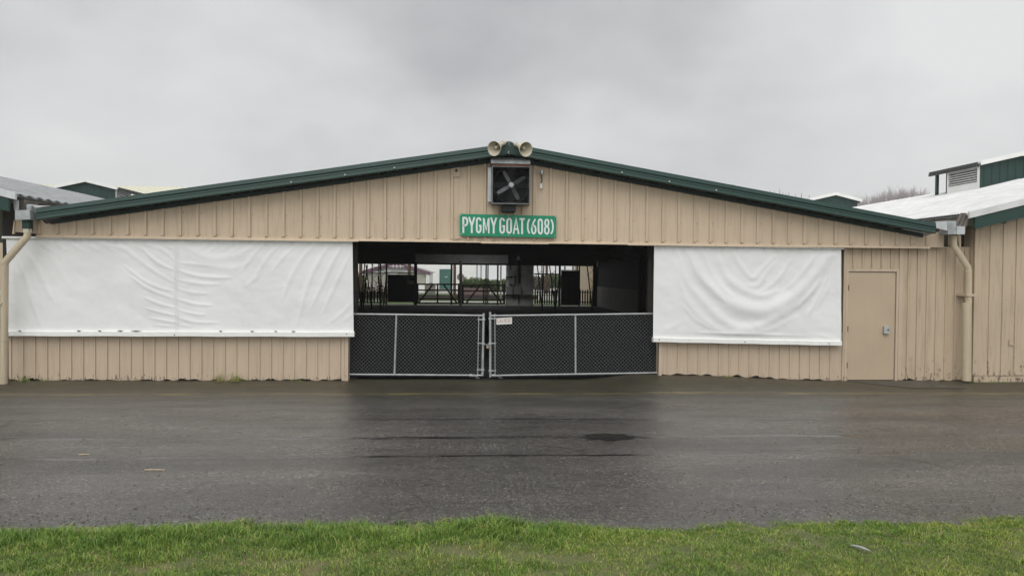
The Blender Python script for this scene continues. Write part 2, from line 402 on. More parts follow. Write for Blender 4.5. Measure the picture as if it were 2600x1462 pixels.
def grass_pts(n, x0, x1, y0, y1):
    out = []
    X = rg.uniform(x0, x1, n); Y = rg.uniform(y0, y1, n); K = rg.random(n)
    for x, y, k in zip(X, Y, K):
        t = edge(x)-y
        if t < -.16: continue
        d = .98+.9*noise.noise((x*1.1, y*1.6, 2))+1.3*noise.noise((x*3.6, y*4.5, 9))+.8*noise.noise((x*9, y*11, 19))
        hf = .72+.6*noise.noise((x*1.6, y*2.0, 5))+.8*noise.noise((x*6, y*7, 5))
        # long lush tufts left of centre, short thin turf in the bare patches and to the right
        lush = math.exp(-((x-.15)/.75)**2-((y+8.05)/.33)**2)+.9*math.exp(-((x+3.0)/1.2)**2-((y+8.15)/.3)**2)+.7*math.exp(-((x+1.2)/.8)**2-((y+8.2)/.3)**2)
        bare = .85*math.exp(-((x+.15)/.42)**2-((y+8.66)/.2)**2)+.8*math.exp(-((x-.75)/.4)**2-((y+8.72)/.14)**2)+.9*math.exp(-((x+1.3)/.7)**2-((y+8.72)/.1)**2)+.8*math.exp(-((x-2.35)/.16)**2-((y+8.3)/.22)**2)+.55*math.exp(-((x-1.6)/.35)**2-((y+8.6)/.1)**2)
        d += .9*lush-1.05*bare; hf = hf*(.62+.85*lush)
        if x > 1: hf *= .72
        if t < .22: d -= (.22-t)*3.2; hf *= .42+.58*max(0, t)/.22
        if k < max(.05, min(1, d+.15)):
            out.append((x, y, vz(x, y), max(.3, hf), .28*bare-.12*lush+.30*noise.noise((x*2.3, y*2.9, 12))+.35*noise.noise((x*7, y*9, 22))))
    return out
P = grass_pts(330000, -4.6, 5.8, -9.25, -7.45)+grass_pts(30000, -9, -4.6, -9.6, -7.45)+grass_pts(30000, 5.8, 10.5, -9.6, -7.45)+grass_pts(22000, -6, 7, -10.8, -9.25)
o = blades('grass', P, M_grass, .016, .088, .0036, 1.0, seed=3); tag(o, 'short wet green grass with mossy bare patches along the road', 'grass', kind='stuff')
# fallen stalks and bits on the asphalt
for i, (px, py, L, a, lab) in enumerate([(393, 1192, .20, -.04, 'longer straw stalk lying on the wet asphalt, nearest the grass'), (213, 1153, .10, .15, 'short straw stalk on the wet asphalt at far left')]):
    c = gnd(px, py, .008); d = Vector((math.cos(a), math.sin(a), 0))*L/2
    tag(MB().tube([c-d, c+Vector((0, .004, .002)), c+d], [.004, .0045, .003], 5).build('straw_stalk', M_straw), lab, 'straw', 'straw stalks on the asphalt')
c = gnd(2188, 1396, .06)
mb = MB(); pts = []
for i in range(9):
    t = i/8; w = .011*math.sin(math.pi*min(1, t*1.1+.05))**.7; q = c+Vector((-.045+.09*t, .075-.15*t, .01+.008*math.sin(t*3)))
    pts.append((q, max(w, .001)))
mb.tube([q for q, w in pts], [w for q, w in pts], 6)
tag(mb.build('fallen_feather', M_galvd), 'small pale grey feather lying in the grass at right', 'feather')
# grit
mb = MB()
for i in range(1300):
    x = rnd.uniform(-5.5, 6.5); y = rnd.uniform(-7.6, -4.0) if i % 4 == 0 else -7.78+abs(rnd.gauss(0, .22)); s = rnd.uniform(.003, .009)
    z = gz(x, y); mb.add([(x-s, y-s, z), (x+s, y-s*.7, z), (x+s*.8, y+s, z), (x-s, y+s*.8, z), (x, y, z+s*1.1)], [(0, 1, 4), (1, 2, 4), (2, 3, 4), (3, 0, 4)])
tag(mb.build('grit', M_conc), 'loose grit and small stones scattered over the asphalt', 'grit', kind='stuff')
# debris clods in the grass edge
# concrete apron at the door
a = [xz(2155, 970, .05)[0], xz(2270, 970, .05)[0]]
p = [gnd(2170, 972), gnd(2330, 972), gnd(2392, 988), gnd(2240, 988)]
mb = MB(); R_n, C_n = 24, 30
for j in range(R_n):
    y_ = .11-.97*j/(R_n-1); xl_ = 7.46+.72*(j/(R_n-1))**1.3; xr_2 = 9.15+.12*math.sin(j*.4)
    for i in range(C_n):
        x_ = xl_+(xr_2-xl_)*i/(C_n-1); mb.v.append((x_, y_, gz(x_, y_)+.007))
mb.f = [(j*C_n+i, (j+1)*C_n+i, (j+1)*C_n+i+1, j*C_n+i+1) for j in range(R_n-1) for i in range(C_n-1)]
tag(mb.build('path', M_conc), kind='structure')

# ------------------------------------------------------------------ main barn
barn = thing('livestock_barn', (.87, 0, 0), 'long low tan barn with shallow gable roof, dark green rake trim and open centre bay', 'barn')
XL, XR, XC = -7.62, 9.25, .85
ZR, ZL_, ZR_ = 4.37, 3.06, 3.04
def rz(x):            # top of rake trim
    return ZR-(XC-x)*(ZR-3.06)/(XC+7.394) if x < XC else ZR-(x-XC)*(ZR-3.045)/(8.919-XC)
# gable siding: sheet + trapezoid ribs
HB = 2.60
def siding_top(x): return rz(x)-.245
mb = MB(); step = .3048
mb.prism([(-7.56, HB), (9.30, HB), (9.30, 2.93), (8.95, siding_top(8.95)+.02), (XC, siding_top(XC)), (-7.42, siding_top(-7.42)), (-7.56, 2.95)], 0, .03)
x = -7.2066-step
ribs = []
fanx0, fanx1 = xz(1232, 470, 0)[0], xz(1350, 470, 0)[0]
n = 0
while x < 9.25:
    if not (x > -7.6 and x < 9.2): x += step; continue
    if fanx0 < x < fanx1:
        for dx in (-.06, .09): ribs.append((x+dx, .012))
    else: ribs.append((x, .021))
    x += step
for x, w in ribs:
    zt = min(siding_top(x-w), siding_top(x+w)); zb = HB+.035+.006*rnd.random()
    mb.add([(x-w*1.5, -.0005, zb), (x-w, -.032, zb), (x+w, -.032, zb), (x+w*1.5, -.0005, zb), (x-w*1.5, -.0005, zt), (x-w, -.032, zt), (x+w, -.032, zt), (x+w*1.5, -.0005, zt)],
           [(0, 1, 5, 4), (1, 2, 6, 5), (2, 3, 7, 6), (0, 3, 2, 1), (4, 5, 6, 7)])
sid = mb.build('gable_siding', M_sid, barn)
# screw heads
scr = None
for x, w in ribs:
    for zz in (HB+.06, 3.02+.03*math.sin(x)):
        if zz < siding_top(x)-.08 and rnd.random() < .8:
            cx = x+.05+rnd.uniform(-.01, .01); 
            if scr is None: scr = MB().tube([(cx, .001, zz), (cx, -.006, zz)], .007, 6).build('siding_screw', M_rust, barn); scx = (cx, zz)
            else:
                o = scr.copy(); COL.objects.link(o); o.parent = barn; o.location = (cx-scx[0], 0, zz-scx[1])
# drip flashing at the foot of the siding
mb = MB(); segs = [(-7.56, -5.35, 0), (-5.35, -1.9, -.004), (-1.9, .35, .006), (.35, 1.6, -.006), (1.6, 3.1, .004), (3.1, 6.6, -.006), (6.6, 9.0, 0)]
for i, (a, b, dz) in enumerate(segs):
    y = -.03-.003*(i % 2)
    mb.prismx([(y, HB-.025+dz), (y-.012, HB-.03+dz), (y, HB+.012+dz), (.045, HB+.03+dz), (.045, HB-.012+dz)], a, b)
mb.build('drip_flashing', M_sid, barn)
# dented closure strip over the gateway
mb = MB()
xx = lin(xz(1150, 600, 0)[0], xz(1262, 600, 0)[0], 24)
prev = None
for i in range(23):
    z0 = HB+.02+.02*abs(math.sin(i*.45)); z1 = HB+.02+.02*abs(math.sin((i+1)*.45))
    mb.add([(xx[i], -.034, z0-.03), (xx[i+1], -.034, z1-.03), (xx[i+1], -.05-.008*math.sin(i), z1+.01), (xx[i], -.05-.008*math.sin(i-1), z0+.01)], [(0, 1, 2, 3)])
mb.build('bent_closure_strip', M_sid, barn)
# rake trim
prof = [(0, .0), (-.012, -.002), (-.03, -.075), (-.022, -.088), (-.012, -.090), (-.020, -.125), (-.012, -.130), (-.026, -.19), (-.02, -.20), (.10, -.20), (.10, .0)]
tl = thing_l = None
mb = MB(); mb.sweep((-7.394, -.30, 3.06), (XC, -.30, ZR), prof); rkl = mb.build('rake_trim', M_trim, barn)
mb = MB(); mb.sweep((XC, -.30, ZR), (8.919, -.30, 3.045), prof); rkr = mb.build('rake_trim', M_trim, barn)
for lst, par in (([(739.7, 462.5), (876, 444), (1001.6, 426)], rkl), ([(1579, 438), (1699.5, 461), (1818.5, 482.8)], rkr)):
    for q in lst:
        c = at(*q, -.34); MB().tube([c+Vector((0, .02, 0)), c+Vector((0, -.012, 0))], [.017, .013], 10).build('washer', M_galv, par)
for q in ((584, 441), (788, 457), (930, 388), (1580, 424), (1900, 478)):
    pass
# butt joints in the trim
for par, xs_ in ((rkl, (-6.0, -3.9, -1.8)), (rkr, (2.9, 5.0, 7.1))):
    for x in xs_:
        mb = MB()
        z = rz(x); s = (rz(x+.01)-rz(x-.01))/.02
        mb.sweep((x-.03, -.301, z-.03*s+.002), (x+.03, -.301, z+.03*s+.002), [(a-.002, b) for a, b in prof[:9]]+[(.05, -.19), (.05, 0)])
        mb.build('trim_joint', M_trim, par)
# recessed lower fascia, coloured dark to carry the soffit shadow
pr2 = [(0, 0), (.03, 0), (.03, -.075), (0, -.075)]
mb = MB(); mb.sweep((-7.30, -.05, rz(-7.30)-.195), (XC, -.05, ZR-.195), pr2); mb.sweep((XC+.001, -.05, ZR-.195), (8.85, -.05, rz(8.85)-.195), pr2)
mb.build('soffit_shadow_board', M_dkgr, barn)
# ridge cap
k = [xz(1268, 372, -.33), xz(1292, 358, -.33), xz(1316, 371, -.33), xz(1318, 396, -.33), xz(1292, 391, -.33), xz(1266, 396, -.33)]
MB().prism(k, -.345, -.29).build('ridge_cap', M_trim, barn)
mb = MB()   # loose twist of wire and bits lying over the cap
pp = [at(1276, 361, -.30), at(1283, 359.5, -.33), at(1291, 358, -.35), at(1300, 361, -.33), at(1311, 362.5, -.31)]
mb.tube(pp, .005, 5).build('loose_wire', M_galv, barn); mb = MB(); mb.tube([at(1290, 358, -.36), at(1294, 364, -.365), at(1290, 366, -.36), at(1296, 371, -.355)], .005, 5).build('loose_wire', M_galv, barn); mb = MB()
mb.tube([at(1292, 384, -.35), at(1290, 389, -.355), at(1294, 392, -.35)], .004, 5)
mb.build('loose_wire', M_galv, barn)
# roof: two slopes, ribbed, with narrow slits, plus an added unseen opening at the rear
def roof_slope(xa, xb, za, zb, y0, y1, mat, name, parent, ribstep=.6, slits=(), t=.04, wave=.012):
    mb = MB(); yy = [y0]; y = y0
    def P(u, y, dz): return (xa+(xb-xa)*u, y, za+(zb-za)*u+dz)
    n = int((y1-y0)/ribstep)
    cuts = sorted(set([y0, y1]+[v for s in slits for v in s[2:]])); us = sorted(set([0, 1]+[v for s in slits for v in s[:2]]))
    for i in range(len(us)-1):
        for j in range(len(cuts)-1):
            um, ym = (us[i]+us[i+1])/2, (cuts[j]+cuts[j+1])/2
            if any(s[0] < um < s[1] and s[2] < ym < s[3] for s in slits): continue
            a, b, c, d = us[i], us[i+1], cuts[j], cuts[j+1]
            vs = [P(a, c, -t), P(b, c, -t), P(b, d, -t), P(a, d, -t), P(a, c, 0), P(b, c, 0), P(b, d, 0), P(a, d, 0)]
            mb.add(vs, [(0, 3, 2, 1), (4, 5, 6, 7), (0, 1, 5, 4), (1, 2, 6, 5), (2, 3, 7, 6), (3, 0, 4, 7)])
    for i in range(n):
        y = y0+ribstep*(i+.5)
        if any(s[2]-.05 < y < s[3]+.05 for s in slits): continue
        w = .03
        mb.add([P(0, y-w, .001), P(0, y+w, .001), P(0, y, wave*2), P(1, y-w, .001), P(1, y+w, .001), P(1, y, wave*2)], [(0, 2, 1), (3, 4, 5), (0, 3, 5, 2), (1, 2, 5, 4)])
    return mb.build(name, mat, parent)
added_sky_gap = [(.87, .985, 26.5, 30.8)]  # unseen openings by the ridge, added so skylight reaches the rear panel
sl = added_sky_gap+[(.70, .7025, 8.0, 8.6), (.715, .7175, 7.7, 8.9), (.70, .7025, 9.0, 10.2), (.715, .717, 9.4, 10.0)]
roof_slope(-7.36, XC, rz(-7.36)-.012, ZR-.012, -.28, 33.4, M_rufw, 'roof_slope', barn, slits=sl)
roof_slope(8.90, XC, rz(8.90)-.012, ZR-.012, -.28, 33.4, M_rufw, 'roof_slope', barn, slits=added_sky_gap+[(.83, .8325, 5.8, 6.6), (.83, .8325, 6.8, 7.6)])
# roof framing
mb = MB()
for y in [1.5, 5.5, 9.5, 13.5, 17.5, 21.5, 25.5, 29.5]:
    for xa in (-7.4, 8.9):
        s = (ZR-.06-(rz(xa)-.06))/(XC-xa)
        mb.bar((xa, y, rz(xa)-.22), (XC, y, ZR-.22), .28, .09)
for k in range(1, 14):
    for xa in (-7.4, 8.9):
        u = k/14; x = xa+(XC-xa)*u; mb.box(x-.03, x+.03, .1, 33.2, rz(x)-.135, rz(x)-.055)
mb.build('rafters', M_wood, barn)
# posts in the barn (front row hidden behind the curtains, others along the sides)
# lower walls ------------------------------------------------------------
def battens(mb, xa, xb, yf, z0f, z1f, step, off, w=.018, d=.018, jag=.0):
    x = xa+off
    while x < xb:
        zb = z0f(x)+jag*rnd.random()
        mb.box(x-w, x+w, yf-d, yf-.001, zb, z1f(x)); x += step
YW = .12
def zf(x): return gz(x, YW)
xa, xb = xz(22, 900, YW)[0], xz(885, 900, YW)[0]
mb = MB(); mb.v, mb.f = [], []
def wallstrip(mb, xa, xb, y0, y1, ztop, jag=.03, step=.05, lift=0.0):
    xs = lin(xa, xb, max(2, int((xb-xa)/step)))
    pts = [(x, gz(x, y0)+lift+jag*max(0, noise.noise((x*5, y0, 2))+.2)*1.2) for x in xs]
    mb.prism([(xs[0], ztop), *[(a, b) for a, b in pts], (xs[-1], ztop)], y0, y1)
wallstrip(mb, xa, xb, YW, YW+.05, .92, .06)
battens(mb, xa, xb-.05, YW, lambda x: gz(x, YW)+.012, lambda x: .90, .2083, .04, .013, .02, .03)
mb.box(xb-.07, xb, YW-.03, YW+.2, .0, .90)
mb.box(xb-.12, xb-.075, YW-.022, YW+.0, .0, .90)
lw = mb.build('lower_wall', M_tan, barn)
xc, xd = xz(1672, 900, YW)[0], xz(2137, 900, YW)[0]
mb = MB(); wallstrip(mb, xc, xd, YW, YW+.05, .92, .06)
battens(mb, xc+.1, xd-.05, YW, lambda x: gz(x, YW)+.012, lambda x: .90, .2, .08, .013, .02, .03)
mb.box(xc-.0, xc+.06, YW-.03, YW+.2, .06, .90)
mb.build('lower_wall', M_tan, barn)
# splash-rot gap: dark sill behind the boards
box(XL-.4, xb-.05, YW+.055, YW+.15, -.05, .15).build('sill_beam', M_wood, barn)
box(xc+.06, 9.9, YW+.055, YW+.15, -.05, .15).build('sill_beam', M_wood, barn)
# wall with the door
xf = xz(2137, 900, YW)[0]; xe = xz(2466, 800, YW)[0]+.25
dx0, dx1 = xz(2150, 830, YW)[0], xz(2272, 830, YW)[0]; dzt = 2.12
mb = MB()
mb.box(xf, dx0-.045, YW, YW+.05, .0, 2.62); mb.box(dx0-.045, dx1+.045, YW, YW+.05, dzt+.06, 2.62)
wallstrip(mb, dx1+.045, xe, YW, YW+.05, 2.62, .06)
x = dx1+.13
battens(mb, dx1+.2, xe, YW, lambda x: gz(x, YW)+.012, lambda x: 2.60, .1915, .05, .012, .02, .03)
battens(mb, dx0, dx1, YW, lambda x: dzt+.065, lambda x: 2.60, .1915, .1, .012, .02)
mb.box(xf+.0, xf+.075, YW-.028, YW, .0, 2.60)
mb.build('end_wall', M_tan2, barn)
# door frame and door
door = MB().box(dx0+.012, dx1-.012, YW-.012, YW+.035, .02, dzt-.012).build('door', M_tand, barn)
mb = MB(); mb.box(dx0-.045, dx0, YW-.035, YW+.05, .0, dzt+.058); mb.box(dx1, dx1+.045, YW-.035, YW+.05, .0, dzt+.058); mb.box(dx0, dx1, YW-.035, YW+.05, dzt, dzt+.058)
mb.box(dx1+.055, dx1+.13, YW-.028, YW-.001, 0.02, 2.60)
mb.build('door_frame', M_tan, barn)
hx = [xz(2249, 838, 0)[0], xz(2262, 838, 0)[0]]; hz = [xz(2255, 848, 0)[1], xz(2255, 828, 0)[1]]
hd = MB().box(hx[0], hx[1], YW-.075, YW-.012, hz[0], hz[1]).build('lock_guard', M_galv, door, bevel=.006)
MB().tube([(hx[1]-.03, YW-.074, (hz[0]+hz[1])/2), (hx[1]-.03, YW-.09, (hz[0]+hz[1])/2)], .014, 10).build('lock_cylinder', M_black, hd)
mb = MB()
for z in (1.75, .95, .25): mb.box(dx0-.006, dx0+.010, YW-.04, YW-.013, z, z+.11)
mb.build('hinges', M_rust, door)
# interior side walls
def ribwall(xp, y0, y1, z0, z1, sgn, name, mat, stp=.3):
    mb = MB(); mb.box(min(xp, xp+sgn*.03), max(xp, xp+sgn*.03), y0, y1, z0, z1)
    y = y0+.1
    while y < y1: mb.box(min(xp-sgn*.02, xp-sgn*.001), max(xp-sgn*.02, xp-sgn*.001), y-.02, y+.02, z0, z1); y += stp
    return mb.build(name, mat, barn)
ribwall(8.62, .3, 33.0, .0, 3.0, 1, 'side_wall', M_inmet)
ribwall(-7.30, .3, 33.0, .0, 3.0, -1, 'side_wall', M_inmet)
box(8.585, 8.60, 21, 32.9, .02, 1.28).build('lining_board', M_inpan, barn)
mb = MB()
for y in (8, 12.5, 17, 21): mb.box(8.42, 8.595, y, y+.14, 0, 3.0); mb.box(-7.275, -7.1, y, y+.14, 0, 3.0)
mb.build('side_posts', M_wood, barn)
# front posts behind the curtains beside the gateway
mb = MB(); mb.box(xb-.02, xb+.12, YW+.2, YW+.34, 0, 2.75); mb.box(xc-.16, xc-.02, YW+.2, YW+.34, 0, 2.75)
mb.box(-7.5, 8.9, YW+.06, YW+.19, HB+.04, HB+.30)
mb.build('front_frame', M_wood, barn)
# rear wall at Y=33
YR = 33.0
def rx(px, py, Y=YR): return xz(px, py, Y)
zt = 2.55
xe0, xe1 = rx(1285, 700)[0], rx(1355, 700)[0]
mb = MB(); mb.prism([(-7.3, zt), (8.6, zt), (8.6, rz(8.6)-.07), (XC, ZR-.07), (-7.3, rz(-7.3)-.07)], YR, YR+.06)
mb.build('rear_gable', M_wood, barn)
box(xe0, xe1, YR-.03, YR+.05, 0, zt).build('rear_panel', M_panel, barn)
box(rx(1055, 650)[0], rx(1290, 650)[0], YR-.05, YR-.004, rx(1150, 668)[1], rx(1150, 646)[1]).build('header_board', M_panel, barn)
box(rx(1513, 700)[0], 8.65, YR, YR+.06, 0, zt).build('rear_corner', M_wood, barn)
# rear posts
for (p0, p1, dy, m) in [(1051, 1059, 0, M_wood), (1144, 1149, 1.2, M_wood), (1232.5, 1236, 1.2, M_wood), (1237.5, 1240.5, 2.0, M_wood), (1262, 1266, 1.0, M_wood), (979, 983, .2, M_wood), (1419, 1424, 0, M_wood), (1470, 1473, 0, M_wood), (1506, 1514, -.1, M_wood)]:
    a = xz(p0, 700, YR+dy)[0]; b = xz(p1, 700, YR+dy)[0]
    box(a, b, YR+dy, YR+dy+.12, 0, 2.75).build('rear_post', m, barn)
# ------------------------------------------------------------------ valley conductors and downspouts
# left
dl = thing('downspout', (-7.95, -.15, 0), 'tan downspout with angled elbow in front of the white curtain at far left', 'downspout')
Yd = -.28
pp = [at(69.5, 588, Yd+.02), at(69.5, 600, Yd), at(14, 664, Yd), at(12, 676, Yd), at(10, 974, Yd)]
MB().tube(pp, .060, 16).build('pipe', M_tanp, dl, smooth=True)
c = at(69.5, 586, Yd+.02); MB().tube([c+Vector((0, 0, .03)), c-Vector((0, 0, .03))], .073, 16).build('cream_collar', M_cream, dl, smooth=True)
a0, a1 = at(61, 572, Yd+.03), at(79, 572, Yd+.03)
box(a0.x, a1.x, Yd-.03, Yd+.09, at(70, 588, Yd)[2], at(70, 556, Yd)[2]).build('green_leader', M_grnw, dl)
mb = MB()
q = [xz(38, 534, -.38), xz(75, 533, -.38), xz(77, 557, -.38), xz(38, 559, -.38)]
mb.prism(q, -.38, -.15)
dlb = mb.build('conductor_box', M_galvd, dl)
MB().prism([xz(75.5, 520, -.2), xz(88, 523, -.2), xz(88, 558, -.2), xz(77, 558, -.2)], -.3, -.02).build('side_flashing', M_galvd, dl)
MB().prism([xz(34, 507, -.2), xz(48, 509, -.2), xz(49, 533, -.2), xz(38, 535, -.2)], -.22, -.2).build('upright_flashing', M_galv, dl)
MB().prism([xz(75, 519, -.2), xz(100, 522, -.2), xz(130, 523, -.2), xz(93, 528, -.2), xz(75, 527, -.2)], -.24, -.2).build('cap_flashing', M_galv, dl)
for y in (669, 862): 
    c = at(11, y, Yd); mb = MB().tube([c+Vector((0, 0, .02)), c-Vector((0, 0, .02))], .065, 16); mb.build('pipe_coupling', M_tanp, dl, smooth=True)
c = at(5, 770, Yd); MB().box(c.x-.3, c.x+.03, Yd-.075, Yd+.0, c.z-.02, c.z+.02).build('strap', M_tanp, dl)
# boards under the left conductor
mb = MB(); mb.prism([xz(38, 558, -.05), xz(61, 558, -.05), xz(60, 590, -.05), xz(39, 589, -.05)], -.05, -.02); mb.prism([xz(78, 557, -.05), xz(93, 556, -.05), xz(94, 594, -.05), xz(79, 592, -.05)], -.04, -.0)
mb.prism([xz(37, 560, -.12), xz(38.5, 560, -.12), xz(37, 594, -.12), xz(32.5, 594, -.12)], -.14, -.1)
mb.build('end_board', M_tan2, barn)
box(-8.35, -7.3, .35, .5, 0, 3.2).build('gap_boards', M_wood, barn)
MB().prism([xz(36, 522, -.02), xz(80, 528, -.02), xz(80, 534, -.02), xz(36, 534, -.02)], -.02, .02).build('weathered_block', M_woodg, barn)
# right
dr = thing('downspout', (9.5, -.2, 0), 'tan downspout with fat lower sleeve between the plain door and the right barn', 'downspout')
Yd = -.15
def poc(px, py, Y=Yd): return at(px, py, Y)
MB().tube([poc(2422, 598), poc(2422, 624), poc(2457, 678), poc(2459, 690), poc(2459, 775)], .060, 16).build('pipe', M_tanp, dr, smooth=True)
MB().tube([poc(2455, 768), poc(2454, 966)], .082, 18).build('lower_sleeve', M_tanp, dr, smooth=True)
c = poc(2459, 688); MB().tube([c+Vector((0, 0, .025)), c-Vector((0, 0, .025))], .066, 16).build('pipe_coupling', M_tanp, dr, smooth=True)
c = poc(2466, 749); MB().box(c.x-.13, c.x+.06, Yd-.07, Yd+.25, c.z-.022, c.z+.022).build('strap', M_tanp, dr)
mb = MB(); mb.prism([xz(2407, 561, -.3), xz(2428, 561, -.3), xz(2428, 595, -.3), xz(2407, 595, -.3)], -.30, -.05)
mb.build('conductor_box', M_galvd, dr)
MB().prism([xz(2428.3, 574, -.3), xz(2450, 575, -.3), xz(2449, 595, -.3), xz(2428.3, 595, -.3)], -.31, -.05).build('conductor_box', M_galv, dr)
MB().prism([xz(2376, 562.5, -.28), xz(2407, 561, -.28), xz(2407, 586, -.28), xz(2376, 579, -.28)], -.29, -.26).build('side_flashing', M_galv, dr)
mb = MB()
for i in range(5):
    a = 2430+i*5.6
    mb.prism([xz(a+8, 541+.5*i, -.2), xz(a+10.5, 541+.5*i, -.2), xz(a+4.6, 575, -.3), xz(a+0, 575, -.3)], -.26-.02*(i % 2), -.2)
mb.build('corrugated_flashing', M_woodg, dr)
mb = MB(); mb.prism([xz(2409, 596, -.02), xz(2415, 596, -.02), xz(2415, 624, -.02), xz(2409, 624, -.02)], -.03, -.0); mb.prism([xz(2430, 596, -.02), xz(2438, 597, -.02), xz(2438, 628, -.02), xz(2434, 628, -.02)], -.045, -.02)
mb.build('end_board', M_tan2, barn)
box(9.28, 10.05, .28, .34, 0, 3.0).build('recess_boards', M_wood, barn)

# ------------------------------------------------------------------ curtains
AMP = .72
def curtain_fabric(corners, folds, scale, off, Y, parent, nx, ny, edgef=None, belly=None, seed=0):
    (tl_, tr_, br_, bl_) = corners
    U, V = np.meshgrid(np.linspace(0, 1, nx), np.linspace(0, 1, ny))
    px = (tl_[0]*(1-U)+tr_[0]*U)*(1-V)+(bl_[0]*(1-U)+br_[0]*U)*V
    py = (tl_[1]*(1-U)+tr_[1]*U)*(1-V)+(bl_[1]*(1-U)+br_[1]*U)*V
    if edgef is not None: px = px+edgef(U, V)
    D = np.zeros_like(px)
    for amp, w, pts in folds:
        # smooth the polyline by Catmull-Rom
        P = [np.array(p, float)/scale+np.array(off) for p in pts]
        Q = []
        E = [2*P[0]-P[1]]+P+[2*P[-1]-P[-2]]
        for i in range(1, len(E)-2):
            for t in np.linspace(0, 1, 7)[:-1]:
                a, b, c, d = E[i-1:i+3]
                Q.append(.5*((2*b)+(-a+c)*t+(2*a-5*b+4*c-d)*t*t+(-a+3*b-3*c+d)*t**3))
        Q.append(P[-1]); Q = np.array(Q)
        best = np.full(px.shape, 1e9); par = np.zeros_like(px); N = len(Q)-1
        for i in range(N):
            a, b = Q[i], Q[i+1]; ab = b-a; L = (ab**2).sum()+1e-9
            t = np.clip(((px-a[0])*ab[0]+(py-a[1])*ab[1])/L, 0, 1)
            d2 = (px-a[0]-t*ab[0])**2+(py-a[1]-t*ab[1])**2
            m = d2 < best; best = np.where(m, d2, best); par = np.where(m, (i+t)/N, par)
        ww = (w/scale)*(.55+.45*np.sin(np.pi*par)); tp = np.clip(np.sin(np.pi*np.clip(par*.92+.04, 0, 1)), 0, 1)**.6
        D += amp*AMP*np.exp(-best/(ww**2))*tp
    if belly:
        for (bx, by, sx, sy, am) in belly: D += am*np.exp(-((px-bx)/sx)**2-((py-by)/sy)**2)
    fade = np.clip(np.minimum(V, 1-V)*14, 0, 1)
    D = D*fade
    mb = MB()
    for j in range(ny):
        for i in range(nx):
            v = at(px[j, i], py[j, i], Y)
            w = .006*noise.noise((v.x*2.3+seed, v.z*3.1, 0))+.0022*noise.noise((v.x*8, v.z*9, seed))+.0035*noise.noise((v.x*3+v.z*4, v.z*1.2-v.x*.6, seed+4))
            mb.v.append((v.x, v.y-D[j, i]-w, v.z))
    mb.f = [(j*nx+i, j*nx+i+1, (j+1)*nx+i+1, (j+1)*nx+i) for j in range(ny-1) for i in range(nx-1)]
    o = mb.build('fabric', M_vinyl, parent, smooth=True)
    return o
YC = .035
cl = thing('roll_down_curtain', (-5, 0, .86), 'wide white vinyl roll-down curtain with centre seam, left of the gateway', 'curtain', 'white curtains over the barn openings')
A = [(.012, 18, [(90, 200), (108, 420), (130, 650)]), (.020, 22, [(122, 150), (195, 320), (240, 480), (285, 620)]), (.012, 26, [(200, 120), (290, 260), (340, 380), (400, 480)]), (.006, 24, [(370, 150), (440, 260), (510, 360)]),
     (.013, 15, [(900, 210), (1030, 310), (1150, 370), (1265, 400)]), (.016, 15, [(1040, 100), (1150, 190), (1262, 245)]), (.015, 15, [(950, 290), (1080, 380), (1262, 452)]),
     (.013, 13, [(1040, 440), (1160, 490), (1280, 518)]), (.012, 12, [(1050, 520), (1180, 555), (1290, 577)]), (.012, 12, [(1080, 590), (1200, 612), (1290, 628)]), (.008, 10, [(1110, 645), (1270, 655)]),
     (.012, 18, [(740, 50), (900, 95), (1010, 170), (1120, 250), (1262, 335)]), (.009, 14, [(1130, 60), (1200, 110), (1270, 175)]),
     (.010, 14, [(1290, 190), (1400, 200), (1520, 215)]), (.015, 16, [(1290, 245), (1420, 283), (1560, 300), (1680, 300)]), (.011, 14, [(1290, 315), (1440, 342), (1600, 350)]),
     (.009, 14, [(1290, 380), (1400, 410), (1520, 415)]), (.014, 14, [(1285, 455), (1420, 492), (1540, 500)]), (.011, 12, [(1290, 530), (1400, 562), (1500, 570)]), (.013, 13, [(1290, 588), (1420, 622), (1600, 628)]), (.008, 10, [(1290, 640), (1400, 655)]),
     (.012, 34, [(1340, 70), (1450, 130), (1560, 160), (1700, 140), (1850, 80)]), (.007, 22, [(1360, 130), (1500, 200), (1700, 230), (1860, 160)]),
     (.009, 15, [(1920, 50), (1830, 150), (1750, 260)]), (.011, 17, [(2040, 50), (1930, 170), (1850, 300), (1780, 370)]), (.010, 15, [(2170, 50), (2060, 150), (1980, 250)]),
     (.013, 19, [(2290, 50), (2180, 180), (2100, 330), (2050, 460)]), (.017, 20, [(2400, 50), (2310, 190), (2230, 370), (2160, 640)]), (.017, 19, [(2490, 60), (2410, 200), (2330, 370), (2260, 520)]),
     (.013, 17, [(2555, 100), (2480, 260), (2400, 430), (2340, 560)]), (.008, 14, [(2560, 480), (2480, 560), (2380, 640)]), (.007, 14, [(2560, 560), (2500, 620)]), (.006, 12, [(1900, 270), (1840, 330)])]
for i in range(9): A.append((.006, 13, [(300+i*105, 45), (330+i*112, 75), (385+i*115, 110)]))
for i in range(5): A.append((.006, 10, [(1500+i*85, 50), (1470+i*85, 85), (1430+i*85, 115)]))
curtain_fabric(((16, 606), (895, 613), (898, 846), (5, 842)), A, 2.862, (0, 600), YC, cl, 440, 120,
               edgef=lambda U, V: (1-U)**18*(7*np.sin(np.pi*V)*V+4*np.sin(np.pi*V)), seed=2)
MB().tube([at(6, 603, YC-.02), at(300, 606, YC-.022), at(895, 613.5, YC-.02)], .024, 10).build('top_tube', M_vinyl_bar, cl, smooth=True)
